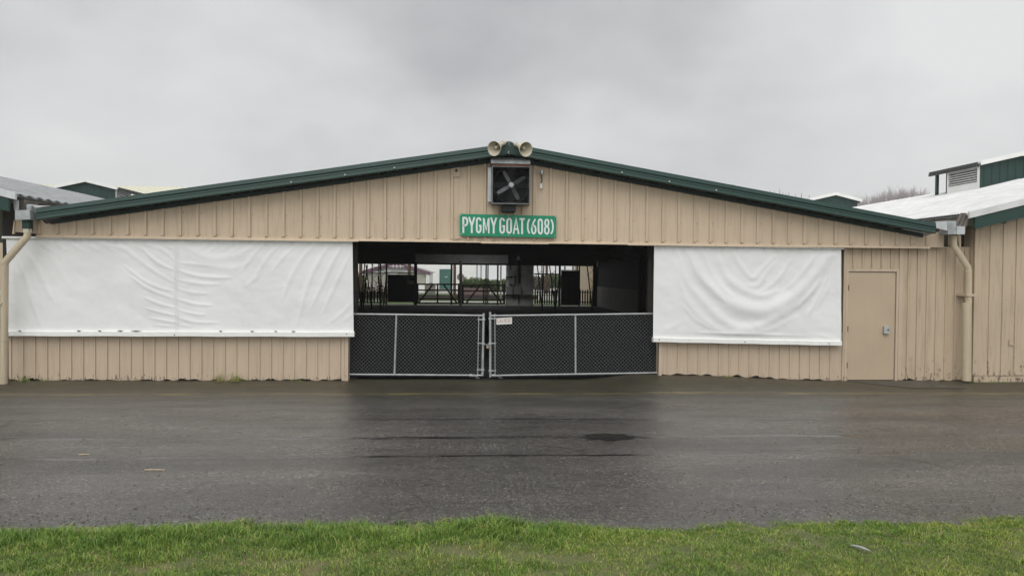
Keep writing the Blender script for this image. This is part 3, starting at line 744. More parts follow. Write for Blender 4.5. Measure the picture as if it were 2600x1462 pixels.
def bar_part(px0, py0, px1, py1, px2, py2, px3, py3, par, y0, y1, screws):
    nn = 14; mb = MB(); vs = []
    for i in range(nn):
        t = i/(nn-1); w = .0035*math.sin(i*2.1)
        a = at(px0+(px1-px0)*t, py0+(py1-py0)*t, y0); b = at(px3+(px2-px3)*t, py3+(py2-py3)*t, y0)
        vs += [(a.x, y0+.006, a.z+w+.004), (a.x, y0, a.z+w-.006), (b.x, y0, b.z+w+.006), (b.x, y0+.006, b.z+w), (b.x, y1, b.z+w), (a.x, y1, a.z+w+.004)]
    mb.v = vs; k = 6
    for i in range(nn-1):
        for j in range(k): mb.f.append((i*k+j, i*k+(j+1) % k, (i+1)*k+(j+1) % k, (i+1)*k+j))
    mb.f += [tuple(range(k)), tuple((nn-1)*k+j for j in range(k-1, -1, -1))]
    o = mb.build('bottom_bar', M_vinyl_bar, par)
    for q in screws:
        c = at(*q, y0); MB().tube([c+Vector((0, .01, 0)), c+Vector((0, -.006, 0))], .011, 8).build('screw', M_rust, o)
bar_part(4, 841, 899, 843, 899, 855.5, 6, 853.5, cl, -.02, .10, [(21, 847.5), (443, 849.5), (880, 848)])
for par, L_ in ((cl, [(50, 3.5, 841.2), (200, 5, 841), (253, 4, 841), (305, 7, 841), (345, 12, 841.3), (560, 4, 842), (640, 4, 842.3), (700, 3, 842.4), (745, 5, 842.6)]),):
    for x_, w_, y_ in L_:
        c = at(x_, y_-1.4, -.026); MB().tube([c-Vector((w_*.0073, 0, 0)), c, c+Vector((w_*.0073, 0, 0))], [.003, .010, .003], 6).build('painted_gap_shadow', M_black, par)  # black slivers paint in the shaded gaps between fabric and bar
# stitched seam strip
mb = MB(); A0 = [at(448+1.5*math.sin(i*.9), 628+i*21.4, YC-.020) for i in range(11)]
for i in range(10):
    for dx in (-.022, .018):
        a, b = A0[i], A0[i+1]; mb.tube([a+Vector((dx, 0, 0)), b+Vector((dx, 0, 0))], .0016, 4)
mb.build('seam', M_galv, cl)
AMP = .82
cr = thing('roll_down_curtain', (6, 0, .86), 'narrower white vinyl roll-down curtain sagging in U-shaped folds beside the plain door', 'curtain', 'white curtains over the barn openings')
B = [(.050, 95, [(520, 200), (720, 540), (980, 770), (1290, 870), (1560, 800), (1850, 590), (2150, 220)]), (.026, 55, [(850, 250), (950, 480), (1120, 610), (1340, 690), (1520, 640)]),
     (.026, 62, [(370, 200), (450, 480), (640, 720), (860, 950), (1080, 1065), (1300, 1050), (1560, 920), (1800, 770), (2050, 520)]), (.016, 48, [(340, 300), (430, 640), (600, 900), (850, 1090), (1100, 1130), (1400, 1100), (1750, 940)]),
     (.016, 42, [(500, 200), (600, 430), (790, 640), (920, 770)]), (.014, 38, [(680, 160), (720, 330), (860, 560), (1010, 700)]), (.014, 36, [(1010, 150), (1080, 300), (1180, 430), (1260, 480), (1350, 390), (1500, 230)]),
     (.012, 34, [(1150, 570), (1300, 570), (1400, 430), (1490, 320)]), (.010, 30, [(1330, 640), (1420, 600), (1560, 470), (1680, 280)]), (.012, 34, [(1600, 640), (1760, 500), (1900, 330), (1990, 200)]),
     (.010, 30, [(1880, 920), (2010, 720), (2120, 480)]), (.010, 28, [(1760, 830), (1930, 650), (2060, 450)]), (.009, 26, [(1990, 850), (2080, 680), (2150, 540)]), (.014, 26, [(600, 1120), (1200, 1150), (1900, 1165)]),
     (.008, 30, [(430, 800), (560, 960), (720, 1060)]), (.008, 40, [(200, 1150), (260, 1080), (420, 1000)]), (.010, 26, [(2020, 1150), (2120, 1180), (2230, 1200)])]
curtain_fabric(((1661, 624), (2136, 633), (2136, 868), (1658, 861)), B, 4.6, (1640, 600), YC, cr, 240, 120, belly=[(1890, 790, 130, 70, .03), (1900, 840, 200, 25, .01)], seed=9)
MB().tube([at(1662, 620.5, YC-.02), at(1800, 624, YC-.025), at(2000, 629, YC-.02), at(2142, 631, YC-.02)], .021, 10).build('top_tube', M_vinyl_bar, cr, smooth=True)
bar_part(1659, 857, 2138, 867, 2138, 878, 1659, 868.5, cr, -.02, .10, [(1674, 862), (1891, 868), (2105, 872)])

# ------------------------------------------------------------------ chain-link gates
def gate(ptl, ptr, pbr, pbl, mid_t, mid_b, endpost, label, Y, flip):
    A_, B_, C_, D_ = at(*ptl, Y), at(*ptr, Y), at(*pbr, Y), at(*pbl, Y)
    g = thing('gate_leaf', ((D_+C_)/2)[:], label, 'gate', 'chain-link gate leaves')
    rr = .0185
    mb = MB().tube([A_, B_], rr, 10); mb.build('top_rail', M_pipe, g, smooth=True)
    MB().tube([D_, C_], rr*.9, 10).build('bottom_rail', M_pipe, g, smooth=True)
    m = MB().tube([at(*mid_t, Y), at(*mid_b, Y)], rr, 10); m.build('middle_post', M_pipe, g, smooth=True)
    e0, e1 = endpost; a, b = at(*e0, Y), at(*e1, Y)
    ep = MB().tube([a, b], .024, 12).build('end_post', M_pipe, g, smooth=True)
    s = 1 if flip else -1
    for t in (.1, .48, .9):
        q = a+(b-a)*t; MB().box(q.x-.035 if s < 0 else q.x-.034, q.x+.034 if s < 0 else q.x+.035, Y-.034, Y+.034, q.z-.012, q.z+.012).build('clamp_band', M_galv, ep)
        mb = MB().box(min(q.x+s*.03, q.x+s*.11), max(q.x+s*.03, q.x+s*.11), Y-.012, Y+.012, q.z-.009, q.z+.009); mb.build('clamp_tab', M_galv, ep)
    MB().tube([a+Vector((s*.09, 0, -.03)), b+Vector((s*.09, 0, .02))], .008, 6).build('tension_bar', M_galv, g)
    # mesh: straight wires at 45 degrees clipped to the leaf
    mb = MB()
    W = (B_-A_).length; ex = (C_-D_).normalized(); O = D_-Vector((0, 0, .035)); H = (A_-D_).z+.035
    cx = .070; r = .0017; Ht = H+.022
    def lim(u): # bottom/top z at u
        t = u/W; return 0.0, Ht
    k0 = -int(Ht/cx)-1
    wall_l = 0 if flip else .0
    for k in range(k0, int(W/cx)+1):
        for sg in (1, -1):
            u0 = k*cx
            # line u = u0 + v (sg=1)  or u = u0 + Ht - v
            va, vb = 0.0, Ht
            if sg == 1: va = max(va, -u0); vb = min(vb, W-u0)
            else: va = max(va, u0+Ht-W); vb = min(vb, u0+Ht)
            if vb-va < .02: continue
            def pt_(v):
                u = u0+v if sg == 1 else u0+Ht-v
                return O+ex*u+Vector((0, .004*sg, v))
            mb.tube([pt_(va), pt_(vb)], r, 4, cap=False)
    mb.build('wire_mesh', M_wire, g)
    return g
YG = .235
gl = gate((884, 797), (1226, 801), (1223, 952.5), (880, 950), (1006.5, 799), (1001.5, 951), ((1228, 795), (1225, 954)), 'chain-link gate leaf on the left, without a sign plate, leaning middle post', YG, False)
gr = gate((1247, 801.5), (1672, 796), (1674, 946), (1247, 953), (1461, 799), (1461.4, 949), ((1244.5, 792), (1245, 957)), 'wider chain-link gate leaf on the right with a small worn sign plate', YG, True)
for gobj, pxs, nm in ((gl, (1198, 1212), 'drop_latch'), (gr, (1255, 1272), 'drop_latch')):
    a, b = at(pxs[0], 954, YG-.03), at(pxs[1], 955, YG-.03)
    mb = MB().tube([a, (a+b)/2+Vector((0, -.02, .012)), b], .022, 8); c = (a+b)/2
    mb.tube([c+Vector((-.1, .0, .01)), c+Vector((-.04, 0, .02))], .026, 8); mb.tube([c, c+Vector((.05, 0, -.045))], .008, 6); mb.tube([c+Vector((.04, 0, 0)), c+Vector((.09, 0, -.05))], .006, 6)
    mb.build(nm, M_galvd, gobj, smooth=True)
# black sheets added behind the leaves to stand in for the dark interior
for gobj, c4 in ((gl, [(884, 803), (1227, 806), (1225, 958), (879, 957)]), (gr, [(1244, 806), (1672, 800), (1675, 960), (1244, 960)])):
    MB().prism([xz(*q, YG+.05) for q in c4], YG+.05, YG+.056).build('added_dark_sheet', M_indark, gobj)
# small sign plate
sp = thing('small_sign', at(1280, 824, YG-.03)[:], 'small worn off-white sign plate wired near the top of the right gate leaf', 'sign')
c4 = [xz(1260.5, 807.5, YG-.03), xz(1300, 805.3, YG-.03), xz(1300, 822.0, YG-.03), xz(1260.5, 824, YG-.03)]
MB().prism(c4, YG-.03, YG-.026).build('plate', M_white, sp)
MB().prism([xz(1262, 809, YG-.03), xz(1298.5, 807, YG-.03), xz(1298.5, 818.2, YG-.03), xz(1262, 819.8, YG-.03)], YG-.0315, YG-.0304).build('faded_panel', M_signp, sp)

# ---- stroke lettering ----
def arc(cx, cy, rx_, ry_, a0, a1, n=9): return [(cx+rx_*math.cos(math.radians(a0+(a1-a0)*i/(n-1))), cy+ry_*math.sin(math.radians(a0+(a1-a0)*i/(n-1)))) for i in range(n)]
def glyph(ch):
    if ch == 'P': return [[(0, 0), (0, 1), (.45, 1)]+arc(.5, .735, .5, .265, 90, -90)+[(0, .47)]]
    if ch == 'Y': return [[(0, 1), (.5, .45)], [(1, 1), (.5, .45), (.5, 0)]]
    if ch == 'G': return [arc(.5, .80, .5, .20, 5, 180)+arc(.5, .2, .5, .2, 180, 360)+[(1, .47), (.55, .47)]]
    if ch == 'M': return [[(0, 0), (0, 1)], [(1, 0), (1, 1)], [(.06, .96), (.5, .18), (.94, .96)]]
    if ch in 'O0': return [arc(.5, .78, .5, .22, 0, 180)+arc(.5, .22, .5, .22, 180, 360)+[(1, .80)]]
    if ch == 'A': return [[(0, 0), (.5, 1), (1, 0)], [(.2, .28), (.8, .28)]]
    if ch == 'T': return [[(-.26, 1), (1.26, 1)], [(.5, 1), (.5, 0)]]
    if ch == '(': return [[(1, 1)]+arc(1, .5, .95, .46, 120, 240)[0:0]+[(.45, .86), (.12, .66), (.12, .34), (.45, .14), (1, 0)]]
    if ch == ')': return [[(0, 1), (.55, .86), (.88, .66), (.88, .34), (.55, .14), (0, 0)]]
    if ch == '6': return [[(.95, 1), (.55, .84), (.16, .58), (0, .34)]+arc(.5, .27, .5, .27, 180, 360)+arc(.5, .30, .5, .25, 0, 140)]
    if ch == '8': return [arc(.5, .26, .5, .26, 90, 450, 15), arc(.5, .76, .42, .24, 90, 450, 15)]
    if ch == 'L': return [[(0, 1), (0, 0), (1, 0)]]
    if ch == 'E': return [[(1, 1), (0, 1), (0, 0), (1, 0)], [(0, .5), (.8, .5)]]
    if ch == 'S': return [arc(.5, .76, .46, .24, 20, 270)+arc(.5, .26, .5, .26, 90, -160)]
    return []
def letter(mb, ch, quad, Y, th_, depth, cnt):
    """quad: px corners tl,tr,br,bl of the letter's outer box; th_ stroke thickness in metres"""
    tl_, tr_, br_, bl_ = [Vector((*xz(*q, Y),)) for q in quad]
    W = (tr_-tl_).length; H = (tl_-bl_).length; ix = th_/2/W; iy = th_/2/H
    for si, st in enumerate(glyph(ch)):
        P = []
        for (u, v) in st:
            uu = ix+(1-2*ix)*u; vv = iy+(1-2*iy)*v
            if abs(v) < 1e-6 and ch in 'PYMAT(': vv = 0 if ch != '(' else vv
            if abs(v-1) < 1e-6 and ch in 'YA': vv = 1-(0 if ch == 'Y' else iy*.4)
            a = bl_.lerp(br_, uu); b = tl_.lerp(tr_, uu); P.append(a.lerp(b, vv))
        n = len(P); Lp = []; Rp = []
        for i in range(n):
            d0 = (P[i]-P[i-1]).normalized() if i > 0 else None
            d1 = (P[i+1]-P[i]).normalized() if i < n-1 else None
            if d0 is None: d0 = d1
            if d1 is None: d1 = d0
            nn = Vector((-(d0.y+d1.y), d0.x+d1.x))
            if nn.length < 1e-6: nn = Vector((-d0.y, d0.x))
            nn.normalize(); c = max(.55, nn.dot(Vector((-d0.y, d0.x)))); o = nn*(th_/2/c)
            Lp.append(P[i]+o); Rp.append(P[i]-o)
        y0 = Y-depth-.0004*si-.00005*cnt
        vs = []
        for a, b in zip(Lp, Rp): vs += [(a.x, y0, a.y), (b.x, y0, b.y), (b.x, Y, b.y), (a.x, Y, a.y)]
        fs = [(0, 1, 2, 3), tuple((n-1)*4+j for j in (3, 2, 1, 0))]
        for i in range(n-1):
            for j in range(4): fs.append((i*4+j, i*4+(j+1) % 4, (i+1)*4+(j+1) % 4, (i+1)*4+j))
        mb.add(vs, fs)
sg = thing('barn_sign', at(1289, 604, -.06)[:], 'long green sign with white capitals reading PYGMY GOAT (608) above the gateway', 'sign')
YS = -.075
plate = MB().prism([xz(1167.3, 543, YS), xz(1412.6, 548.4, YS), xz(1411.5, 603.7, YS), xz(1168, 598.7, YS)], YS, YS+.03).build('sign_plate', M_signg, sg)
L = [('P', 358, 430), ('Y', 428, 517), ('G', 523, 592), ('M', 609, 690), ('Y', 698, 785), ('G', 811, 880), ('O', 896, 966), ('A', 974, 1058), ('T', 1058, 1122), ('(', 1146, 1192), ('6', 1199, 1266), ('0', 1280, 1346), ('8', 1358, 1428), (')', 1434, 1480)]
mb = MB()
for i, (ch, x0, x1) in enumerate(L):
    t0 = 1066+(x0-358)*.0205; t1 = 1066+(x1-358)*.0205; hh = 197
    cv = lambda x, y: (1100+x/4.83, 330+y/4.83)
    letter(mb, ch, (cv(x0, t0), cv(x1, t1), cv(x1, t1+hh), cv(x0, t0+hh)), YS-.001, .0335 if ch not in '()M68' else (.027 if ch == 'M' else .030), .003, i)
mb.build('lettering', M_signw, sg)
for q in ((340, 1046), (922, 1056), (1495, 1066), (340, 1278), (918, 1292), (1490, 1298)):
    c = at(1100+q[0]/4.83, 330+q[1]/4.83, YS); MB().tube([c, c+Vector((0, -.012, 0))], [.012, .008], 8).build('bolt', M_galv, plate)
mb = MB()
for i, (ch, a, b) in enumerate([('A', 1263.5, 1269), ('T', 1271, 1276), ('L', 1278, 1283), ('A', 1285.5, 1291), ('S', 1293, 1297.5)]):
    y = 809.6-(a-1263)*.05
    letter(mb, ch, ((a, y), (b, y-.2), (b, y+7.6), (a, y+7.8)), YG-.032, .0085, .0008, i)
mb.build('lettering', M_white, sp)
# padlock and chain
pl = thing('padlock', at(1237, 884, YG-.06)[:], 'brass padlock with short chain joining the two gate leaves', 'padlock')
mb = MB(); c = at(1238, 878, YG-.07); mb.box(c.x-.022, c.x+.022, c.y-.012, c.y+.012, c.z-.045, c.z+.0)
mb.build('lock_body', M_brass, pl, bevel=.005)
MB().tube([c+Vector((-.015, 0, 0)), c+Vector((-.014, 0, .022)), c+Vector((0, 0, .034)), c+Vector((.014, 0, .022)), c+Vector((.015, 0, 0))], .005, 6).build('shackle', M_galv, pl)
mb = MB()
for i in range(7):
    t = i/6; q = at(1226+i*3, 873.5+1.2*math.sin(t*3.1), YG-.055); d = Vector((.016, 0, 0)) ; e = Vector((0, 0, .008)) if i % 2 else Vector((0, .008, 0))
    mb.tube([q-d, q-d*.6+e, q+d*.6+e, q+d, q+d*.6-e, q-d*.6-e, q-d], .003, 5)
mb.build('chain', M_galv, pl)

# ------------------------------------------------------------------ fan, horns, sensor, vent plate
M_hous = simple('weathered_fan_sheet', (.16, .17, .17), .55, .4, .3, 9)
fan = thing('exhaust_fan', at(1296, 519, -.2)[:], 'square galvanised exhaust fan box with four blades under the roof peak', 'fan')
YF = -.34
fx0, fz1 = xz(1249, 421, YF); fx1, fz0 = xz(1346, 519, YF)
mb = MB(); t = .018
mb.box(fx0, fx0+t, YF, -.03, fz0, fz1); mb.box(fx1-t, fx1, YF, -.03, fz0, fz1); mb.box(fx0+t, fx1-t, YF, -.03, fz0, fz0+t); mb.box(fx0+t, fx1-t, YF, -.03, fz1-t, fz1)
mb.build('housing', M_hous, fan)
a = xz(1239, 420, -.05)[0]; MB().box(a, fx0-.001, -.10, -.03, fz0+.06, fz1+.0).build('side_flange', M_galv, fan)
mb = MB(); xr, zt_ = xz(1345, 402, -.2); xl, zb_ = xz(1246, 414, -.2)
mb.prismx([(-.20, zt_), (-.36, zb_-.015), (-.36, zb_-.03), (-.03, zb_-.03), (-.03, zt_)], xl, xr); hd_ = mb.build('rain_hood', M_galvd, fan)
mb = MB()
for i in range(5):
    x = xl+(xr-xl)*(.08+.21*i); c = Vector((x, -.225, zt_-.02)); mb.tube([c, c+Vector((0, -.02, -.0))], .009, 6)
mb.build('hood_bolts', M_black, hd_)
MB().box(fx0+.01, fx1-.03, YF-.006, YF+.05, fz1+.001, fz1+.028).build('rust_strip', M_rust, fan)
MB().box(fx0+t, fx1-t, -.045, -.03, fz0+t, fz1-t).build('back_panel', M_black, fan)
mb = MB()
for i in range(12):
    z = fz0+.05+(fz1-fz0-.1)*i/11; mb.add([(fx0+.05, -.08, z), (fx1-.05, -.08, z), (fx1-.05, -.05, z+.045), (fx0+.05, -.05, z+.045)], [(0, 1, 2, 3)])
mb.build('louvre_slats', M_steelp, fan)
hc = at(1298, 470, -.22); R_ = .325
mb = MB(); nn = 40
for i in range(nn):
    a0 = 2*math.pi*i/nn; a1 = 2*math.pi*(i+1)/nn
    p = lambda a, r, y: (hc.x+r*math.cos(a), y, hc.z+.0+r*math.sin(a))
    mb.add([p(a0, R_, -.12), p(a1, R_, -.12), p(a1, R_, -.26), p(a0, R_, -.26), p(a0, R_+.006, -.26), p(a1, R_+.006, -.26), p(a1, R_+.006, -.12), p(a0, R_+.006, -.12)], [(0, 1, 2, 3), (3, 2, 5, 4), (4, 5, 6, 7), (7, 6, 1, 0)])
mb.build('shroud', M_steelp, fan)
prop = MB().tube([hc+Vector((0, .05, 0)), hc+Vector((0, -.03, 0))], .05, 16).build('hub', M_galvd, fan, smooth=True)
mb = MB(); pts = [(hc.x+(.036+.008*math.cos(5*a))*math.cos(a), hc.z+(.036+.008*math.cos(5*a))*math.sin(a)) for a in [2*math.pi*i/30+.3 for i in range(30)]]
mb.prism(pts, hc.y-.045, hc.y-.031); mb.build('hub_cap', M_signw, prop)
M_hous0 = 0
M_blade = simple('fan_blade_steel', (.09, .094, .10), .5, .3, .3, 8)
for (dx, dz) in ((-147, 265), (258, 150), (-250, -150), (128, -250)):
    d = Vector((dx, 0, dz)).normalized(); s = Vector((-d.z, 0, d.x)); mb = MB(); prv = None; vs = []
    for i in range(6):
        t = .05+.05*i if i < 5 else .295
        w = [.025, .034, .036, .036, .034, .026][i]; tw = .35-.03*i
        c = hc+d*t
        vs += [c+s*w+Vector((0, -w*tw*2, 0)), c-s*w+Vector((0, w*tw*2, 0)), c-s*w+Vector((0, w*tw*2+.004, 0)), c+s*w+Vector((0, -w*tw*2+.004, 0))]
    mb.v = [tuple(v) for v in vs]
    for i in range(5):
        for j in range(4): mb.f.append((i*4+j, i*4+(j+1) % 4, (i+1)*4+(j+1) % 4, (i+1)*4+j))
    mb.f += [(0, 3, 2, 1), (20, 21, 22, 23)]
    mb.build('blade', M_blade, prop)
mb = MB(); gsz = .017
x = fx0+.04
while x < fx1-.03: mb.box(x, x+.0022, YF+.012, YF+.0142, fz0+t, fz1-t); x += gsz
z = fz0+.04
while z < fz1-.03: mb.box(fx0+t, fx1-t, YF+.0146, YF+.0168, z, z+.0022); z += gsz
mb.build('wire_guard', M_guard, fan)
q0, q1 = xz(1274, 520, -.2), xz(1309, 539, -.2)
MB().box(q0[0], q1[0], -.24, -.03, q1[1], q0[1]).build('motor_box', M_black, fan, bevel=.015)
# horns
def horn(thr, mouth, nrm, label):
    h = thing('horn_loudspeaker', thr[:], label, 'loudspeaker', 'horn loudspeakers on the roof peak')
    n = Vector(nrm).normalized(); L = (mouth-thr).length
    rad = [.030, .036, .048, .066, .090, .118, .126]; up = n.orthogonal().normalized(); w = n.cross(up)
    mb = MB(); N = 28; path = []
    for i in range(7):
        s = i/6; c = thr.lerp(mouth, s); path.append((c, rad[i]))
    path.append((mouth+n*.004, .130)); path.append((mouth-n*.004, .123))
    for i in range(5, -1, -1): path.append((thr.lerp(mouth, i/6)+n*.001, rad[i]-.006))
    for c, r in path:
        for j in range(N):
            a = 2*math.pi*j/N; mb.v.append(tuple(c+(up*math.cos(a)+w*math.sin(a))*r))
    for i in range(len(path)-1):
        for j in range(N): mb.f.append((i*N+j, i*N+(j+1) % N, (i+1)*N+(j+1) % N, (i+1)*N+j))
    mb.f.append(tuple(range(N)))
    b = mb.build('bell', M_cream, h, smooth=True)
    c = thr.lerp(mouth, .45); e = thr.lerp(mouth, .80)
    MB().tube([c, e, e+n*.012], [.03, .027, .015], 14).build('phase_plug', M_cream, h, smooth=True)
    bk = thr-n*.07
    MB().tube([bk, thr+n*.005], [.036, .042], 14).build('driver', M_cream, h, smooth=True)
    MB().bar(bk+Vector((0, .03, -.02)), bk+Vector((.0, .05, -.12)), .03, .02).build('bracket', M_galvd, h)
    return h
horn(at(1276, 364.5, -.40), at(1254.5, 377.5, -.60), (-.52, -.84, -.22), 'cream horn loudspeaker at the roof peak pointing left')
horn(at(1313, 368, -.40), at(1335.5, 379.5, -.60), (.42, -.88, -.22), 'cream horn loudspeaker at the roof peak pointing right')
# sensor light fitting
sn = thing('cable_outlet', at(1374, 478, -.06)[:], 'small grey cable fitting with hanging wire and tag, right of the fan', 'cable fitting')
c = at(1375.5, 440, -.07); mb = MB().tube([c+Vector((0, 0, .045)), c+Vector((0, 0, .0)), c-Vector((0, 0, .03))], [.034, .036, .026], 12); mb.build('fitting', M_galv, sn, smooth=True)
MB().tube([at(1375, 444, -.07), at(1374, 452, -.09), at(1376.5, 458, -.07), at(1373, 465, -.07)], .009, 6).build('wire', M_steelp, sn)
q0, q1 = xz(1371.3, 465, -.05), xz(1376.5, 478, -.05); MB().box(q0[0], q1[0], -.06, -.05, q1[1], q0[1]).build('tag', M_white, sn)
vp = thing('cover_plate', at(1160, 450, -.04)[:], 'tan painted cover plate with a dark hole, high on the siding left of the fan', 'cover plate')
q0, q1 = xz(1151.5, 419, -.03), xz(1168, 449.5, -.03); MB().box(q0[0], q1[0], -.034, -.024, q1[1], q0[1]).build('plate', M_sid, vp, bevel=.004)
c = at(1159, 432, -.035); MB().tube([c, c+Vector((0, -.015, -.006))], .022, 10).build('hole_rim', M_black, vp)
MB().tube([c+Vector((0, -.01, 0)), c+Vector((0, -.03, -.035))], .012, 6).build('stub_pipe', M_rust, vp)

# ------------------------------------------------------------------ things inside the barn
def rbar(mb, p0, p1, Y, w=.1, d=.05): mb.bar(at(*p0, Y), at(*p1, Y), w, d)
def rear_gate(xl_, xr_, label, rails, mid, dg):
    Y = 32.7; c = at((xl_+xr_)/2, 772, Y); gt = thing('farm_gate', (c.x, Y, .05), label, 'gate', 'timber gates at the rear of the barn')
    for y in rails:
        mb = MB(); rbar(mb, (xl_, y), (xr_, y+.4), Y, .09, .04); mb.build('rail', M_wood, gt)
    for x in (xl_+1, mid, xr_-1):
        mb = MB(); rbar(mb, (x, rails[0]-2), (x, rails[-1]+2), Y-.045, .10 if x == mid else .13, .04); mb.build('upright', M_wood, gt)
    for a, b in dg:
        mb = MB(); rbar(mb, a, b, Y-.10, .10, .04); mb.build('brace', M_wood, gt)
rear_gate(1059, 1166, 'left timber gate of the rear pair, seen through the barn below the green door', [721.5, 736.5, 759.5, 769], 1111, [((1063, 768), (1099, 722)), ((1126, 722), (1160, 769))])
rear_gate(1174, 1281, 'right timber gate of the rear pair, in front of the clipped hedge', [724, 738.5, 761, 770], 1228, [((1184, 769), (1220, 723)), ((1237, 723), (1273, 769))])
def tpost(p0, p1, Y, r, name, mat, label, cat, group=None):
    a, b = at(*p0, Y), at(*p1, Y); mb = MB().tube([a, b], r, 10)
    return tag(mb.build(name, mat, smooth=True), label, cat, group)
tpost((1169.5, 777), (1170, 663), 31.2, .085, 'timber_post', M_woodg, 'grey timber post standing between the two rear gates', 'post')
tpost((1154, 757), (1154.5, 670), 37, .10, 'log_post', M_bark, 'brown log post outside beside the green double door', 'post', 'log posts behind the barn')
tpost((1039, 740), (1039.5, 668), 36, .11, 'log_post', M_bark, 'brown log post outside below the plum gable', 'post', 'log posts behind the barn')
tpost((916, 740), (916, 668), 36, .11, 'log_post', M_bark, 'brown log post outside among the bushes, leftmost through the gateway', 'post', 'log posts behind the barn')
tpost((1388, 745), (1388, 668), 36, .09, 'log_post', M_bark, 'brown log post outside with a red top, right of the grey panel', 'post', 'log posts behind the barn')
tpost((1271, 758), (1272, 674), 34.2, .05, 'drain_pipe', M_white, 'white drain pipe hanging behind the rear gate', 'pipe')
# dark doors
def slab(px0, py0, px1, py1, Y, name, mat, label, cat, extra=None):
    a = at(px0, py0, Y); b = at(px1, py1, Y)
    t = thing(name, ((a.x+b.x)/2, Y, b.z), label, cat)
    box(a.x, b.x, Y, Y+.05, b.z, a.z).build('panel', mat, t)
    mb = MB()
    for u in (.02, .5, .98):
        x = a.x+(b.x-a.x)*u; mb.box(x-.03, x+.03, Y-.02, Y-.001, b.z, a.z)
    mb.box(a.x, b.x, Y-.035, Y-.021, a.z-.12, a.z-.02); mb.box(a.x, b.x, Y-.035, Y-.021, b.z+.02, b.z+.12)
    mb.build('framing', M_wood, t)
    return t
slab(984, 697.5, 1052, 767.5, 32.6, 'dark_panel_gate', M_blackp, 'solid dark panel with a small grey notice, left of the rear gates', 'panel')
a, b = at(1034.3, 711, 32.5), at(1051.3, 722, 32.5)
tag(box(a.x, b.x, 32.53, 32.55, b.z, a.z).build('notice_board', M_inpan), 'small blank grey notice on the dark panel at the back of the barn', 'notice')
slab(1425, 686.5, 1469, 775, 32.5, 'dark_door', M_blackp, 'tall dark double door at the back right of the barn', 'door')
# beams over these openings
def beam(px0, py0, px1, py1, Y=32.9):
    a, b = at(px0, py0, Y), at(px1, py1, Y); box(a.x, b.x, Y, Y+.06, b.z, a.z).build('rear_beam', M_wood, barn)
beam(980, 690.5, 1052, 693.5); beam(984, 697, 1052, 698.5); beam(1356, 694, 1420, 698); beam(1424, 684.8, 1472, 686.4)
for x in (1434.5, 1455, 1465.5):
    a, b = at(x-1.6, 676, 32.9), at(x+1.6, 686, 32.9); box(a.x, b.x, 32.9, 32.96, b.z, a.z).build('transom_post', M_wood, barn)
# picket fences
def pickets(px0, px1, n, top, bot, label):
    Y = 33.1; a, b = at(px0, 740, Y), at(px1, 740, Y); fc = thing('picket_fence', ((a.x+b.x)/2, Y, 0), label, 'fence', 'picket fences across the rear openings')
    for i in range(n):
        x = a.x+(b.x-a.x)*(i+.5)/n; z1 = at(px0, top+(i % 3), Y).z
        MB().prism([(x-.045, .10), (x+.045, .10), (x+.045, z1-.1), (x, z1), (x-.045, z1-.1)], Y, Y+.025).build('picket', M_steelp, fc)
    for y in (742, 767):
        z = at(px0, y, Y).z; MB().box(a.x, b.x, Y+.027, Y+.06, z-.03, z+.03).build('rail', M_steelp, fc)
pickets(1356, 1422, 11, 733, 775, 'dark picket fence across the rear opening right of the grey panel')
pickets(1470, 1508, 6, 733, 775, 'short dark picket fence beside the right interior wall')
pickets(896, 980, 10, 735, 775, 'dark picket fence in front of brown shrubs at the rear left')
# trestle stands (lattice)
def trestle(foot, tops, Y, label, feet2=None, braces=()):
    f = at(*foot, Y); f.z = 0.0
    t = thing('lattice_stand', f[:], label, 'stand', 'dark lattice stands in the barn')
    for q in tops:
        mb = MB(); mb.tube([f+Vector((.0, 0, 0)), at(*q, Y)], .032, 6); mb.build('leg', M_steelp, t)
    for a, b in braces:
        mb = MB(); mb.tube([at(*a, Y), at(*b, Y)], .014, 5); mb.build('brace', M_steelp, t)
    return t
trestle((917, 787), [(906, 668), (926, 668)], 27.0, 'dark lattice stand nearest the left curtain', braces=[((909, 700), (925, 690)), ((911, 720), (924, 700)), ((913, 740), (922, 725))])
trestle((922, 784), [(933, 672), (921, 740)], 27.6, 'dark leaning pole stand second from the left curtain', braces=[((924, 740), (930, 700))])
trestle((944, 789), [(929, 672), (945, 668)], 26.4, 'dark lattice stand third from the left curtain', braces=[((946, 672), (962, 690)), ((946, 706), (960, 695)), ((946, 709), (957, 718))])
trestle((966, 783), [(961, 668), (967, 668), (960, 700)], 27.8, 'dark double pole stand fourth from the left curtain', braces=[((967, 682), (980, 694)), ((968, 702), (978, 690))])
trestle((974, 775), [(983, 668), (964, 668)], 31, 'dark splayed stand beside the solid dark panel')
trestle((1377, 784), [(1364, 672), (1376, 668), (1381, 668)], 27.6, 'dark lattice stand just right of the grey equipment panel', braces=[((1365, 695), (1376, 688)), ((1367, 702), (1376, 712))])
trestle((1410, 787), [(1395, 672), (1411, 668), (1421, 690)], 27.0, 'dark lattice stand left of the tall dark door', braces=[((1398, 700), (1410, 688)), ((1400, 710), (1413, 717))])
trestle((1504, 786), [(1490, 668), (1512, 668)], 27.2, 'dark lattice stand against the right interior wall', braces=[((1491, 700), (1509, 683)), ((1496, 706), (1510, 720)), ((1500, 735), (1510, 722)), ((1493, 672), (1508, 686))])
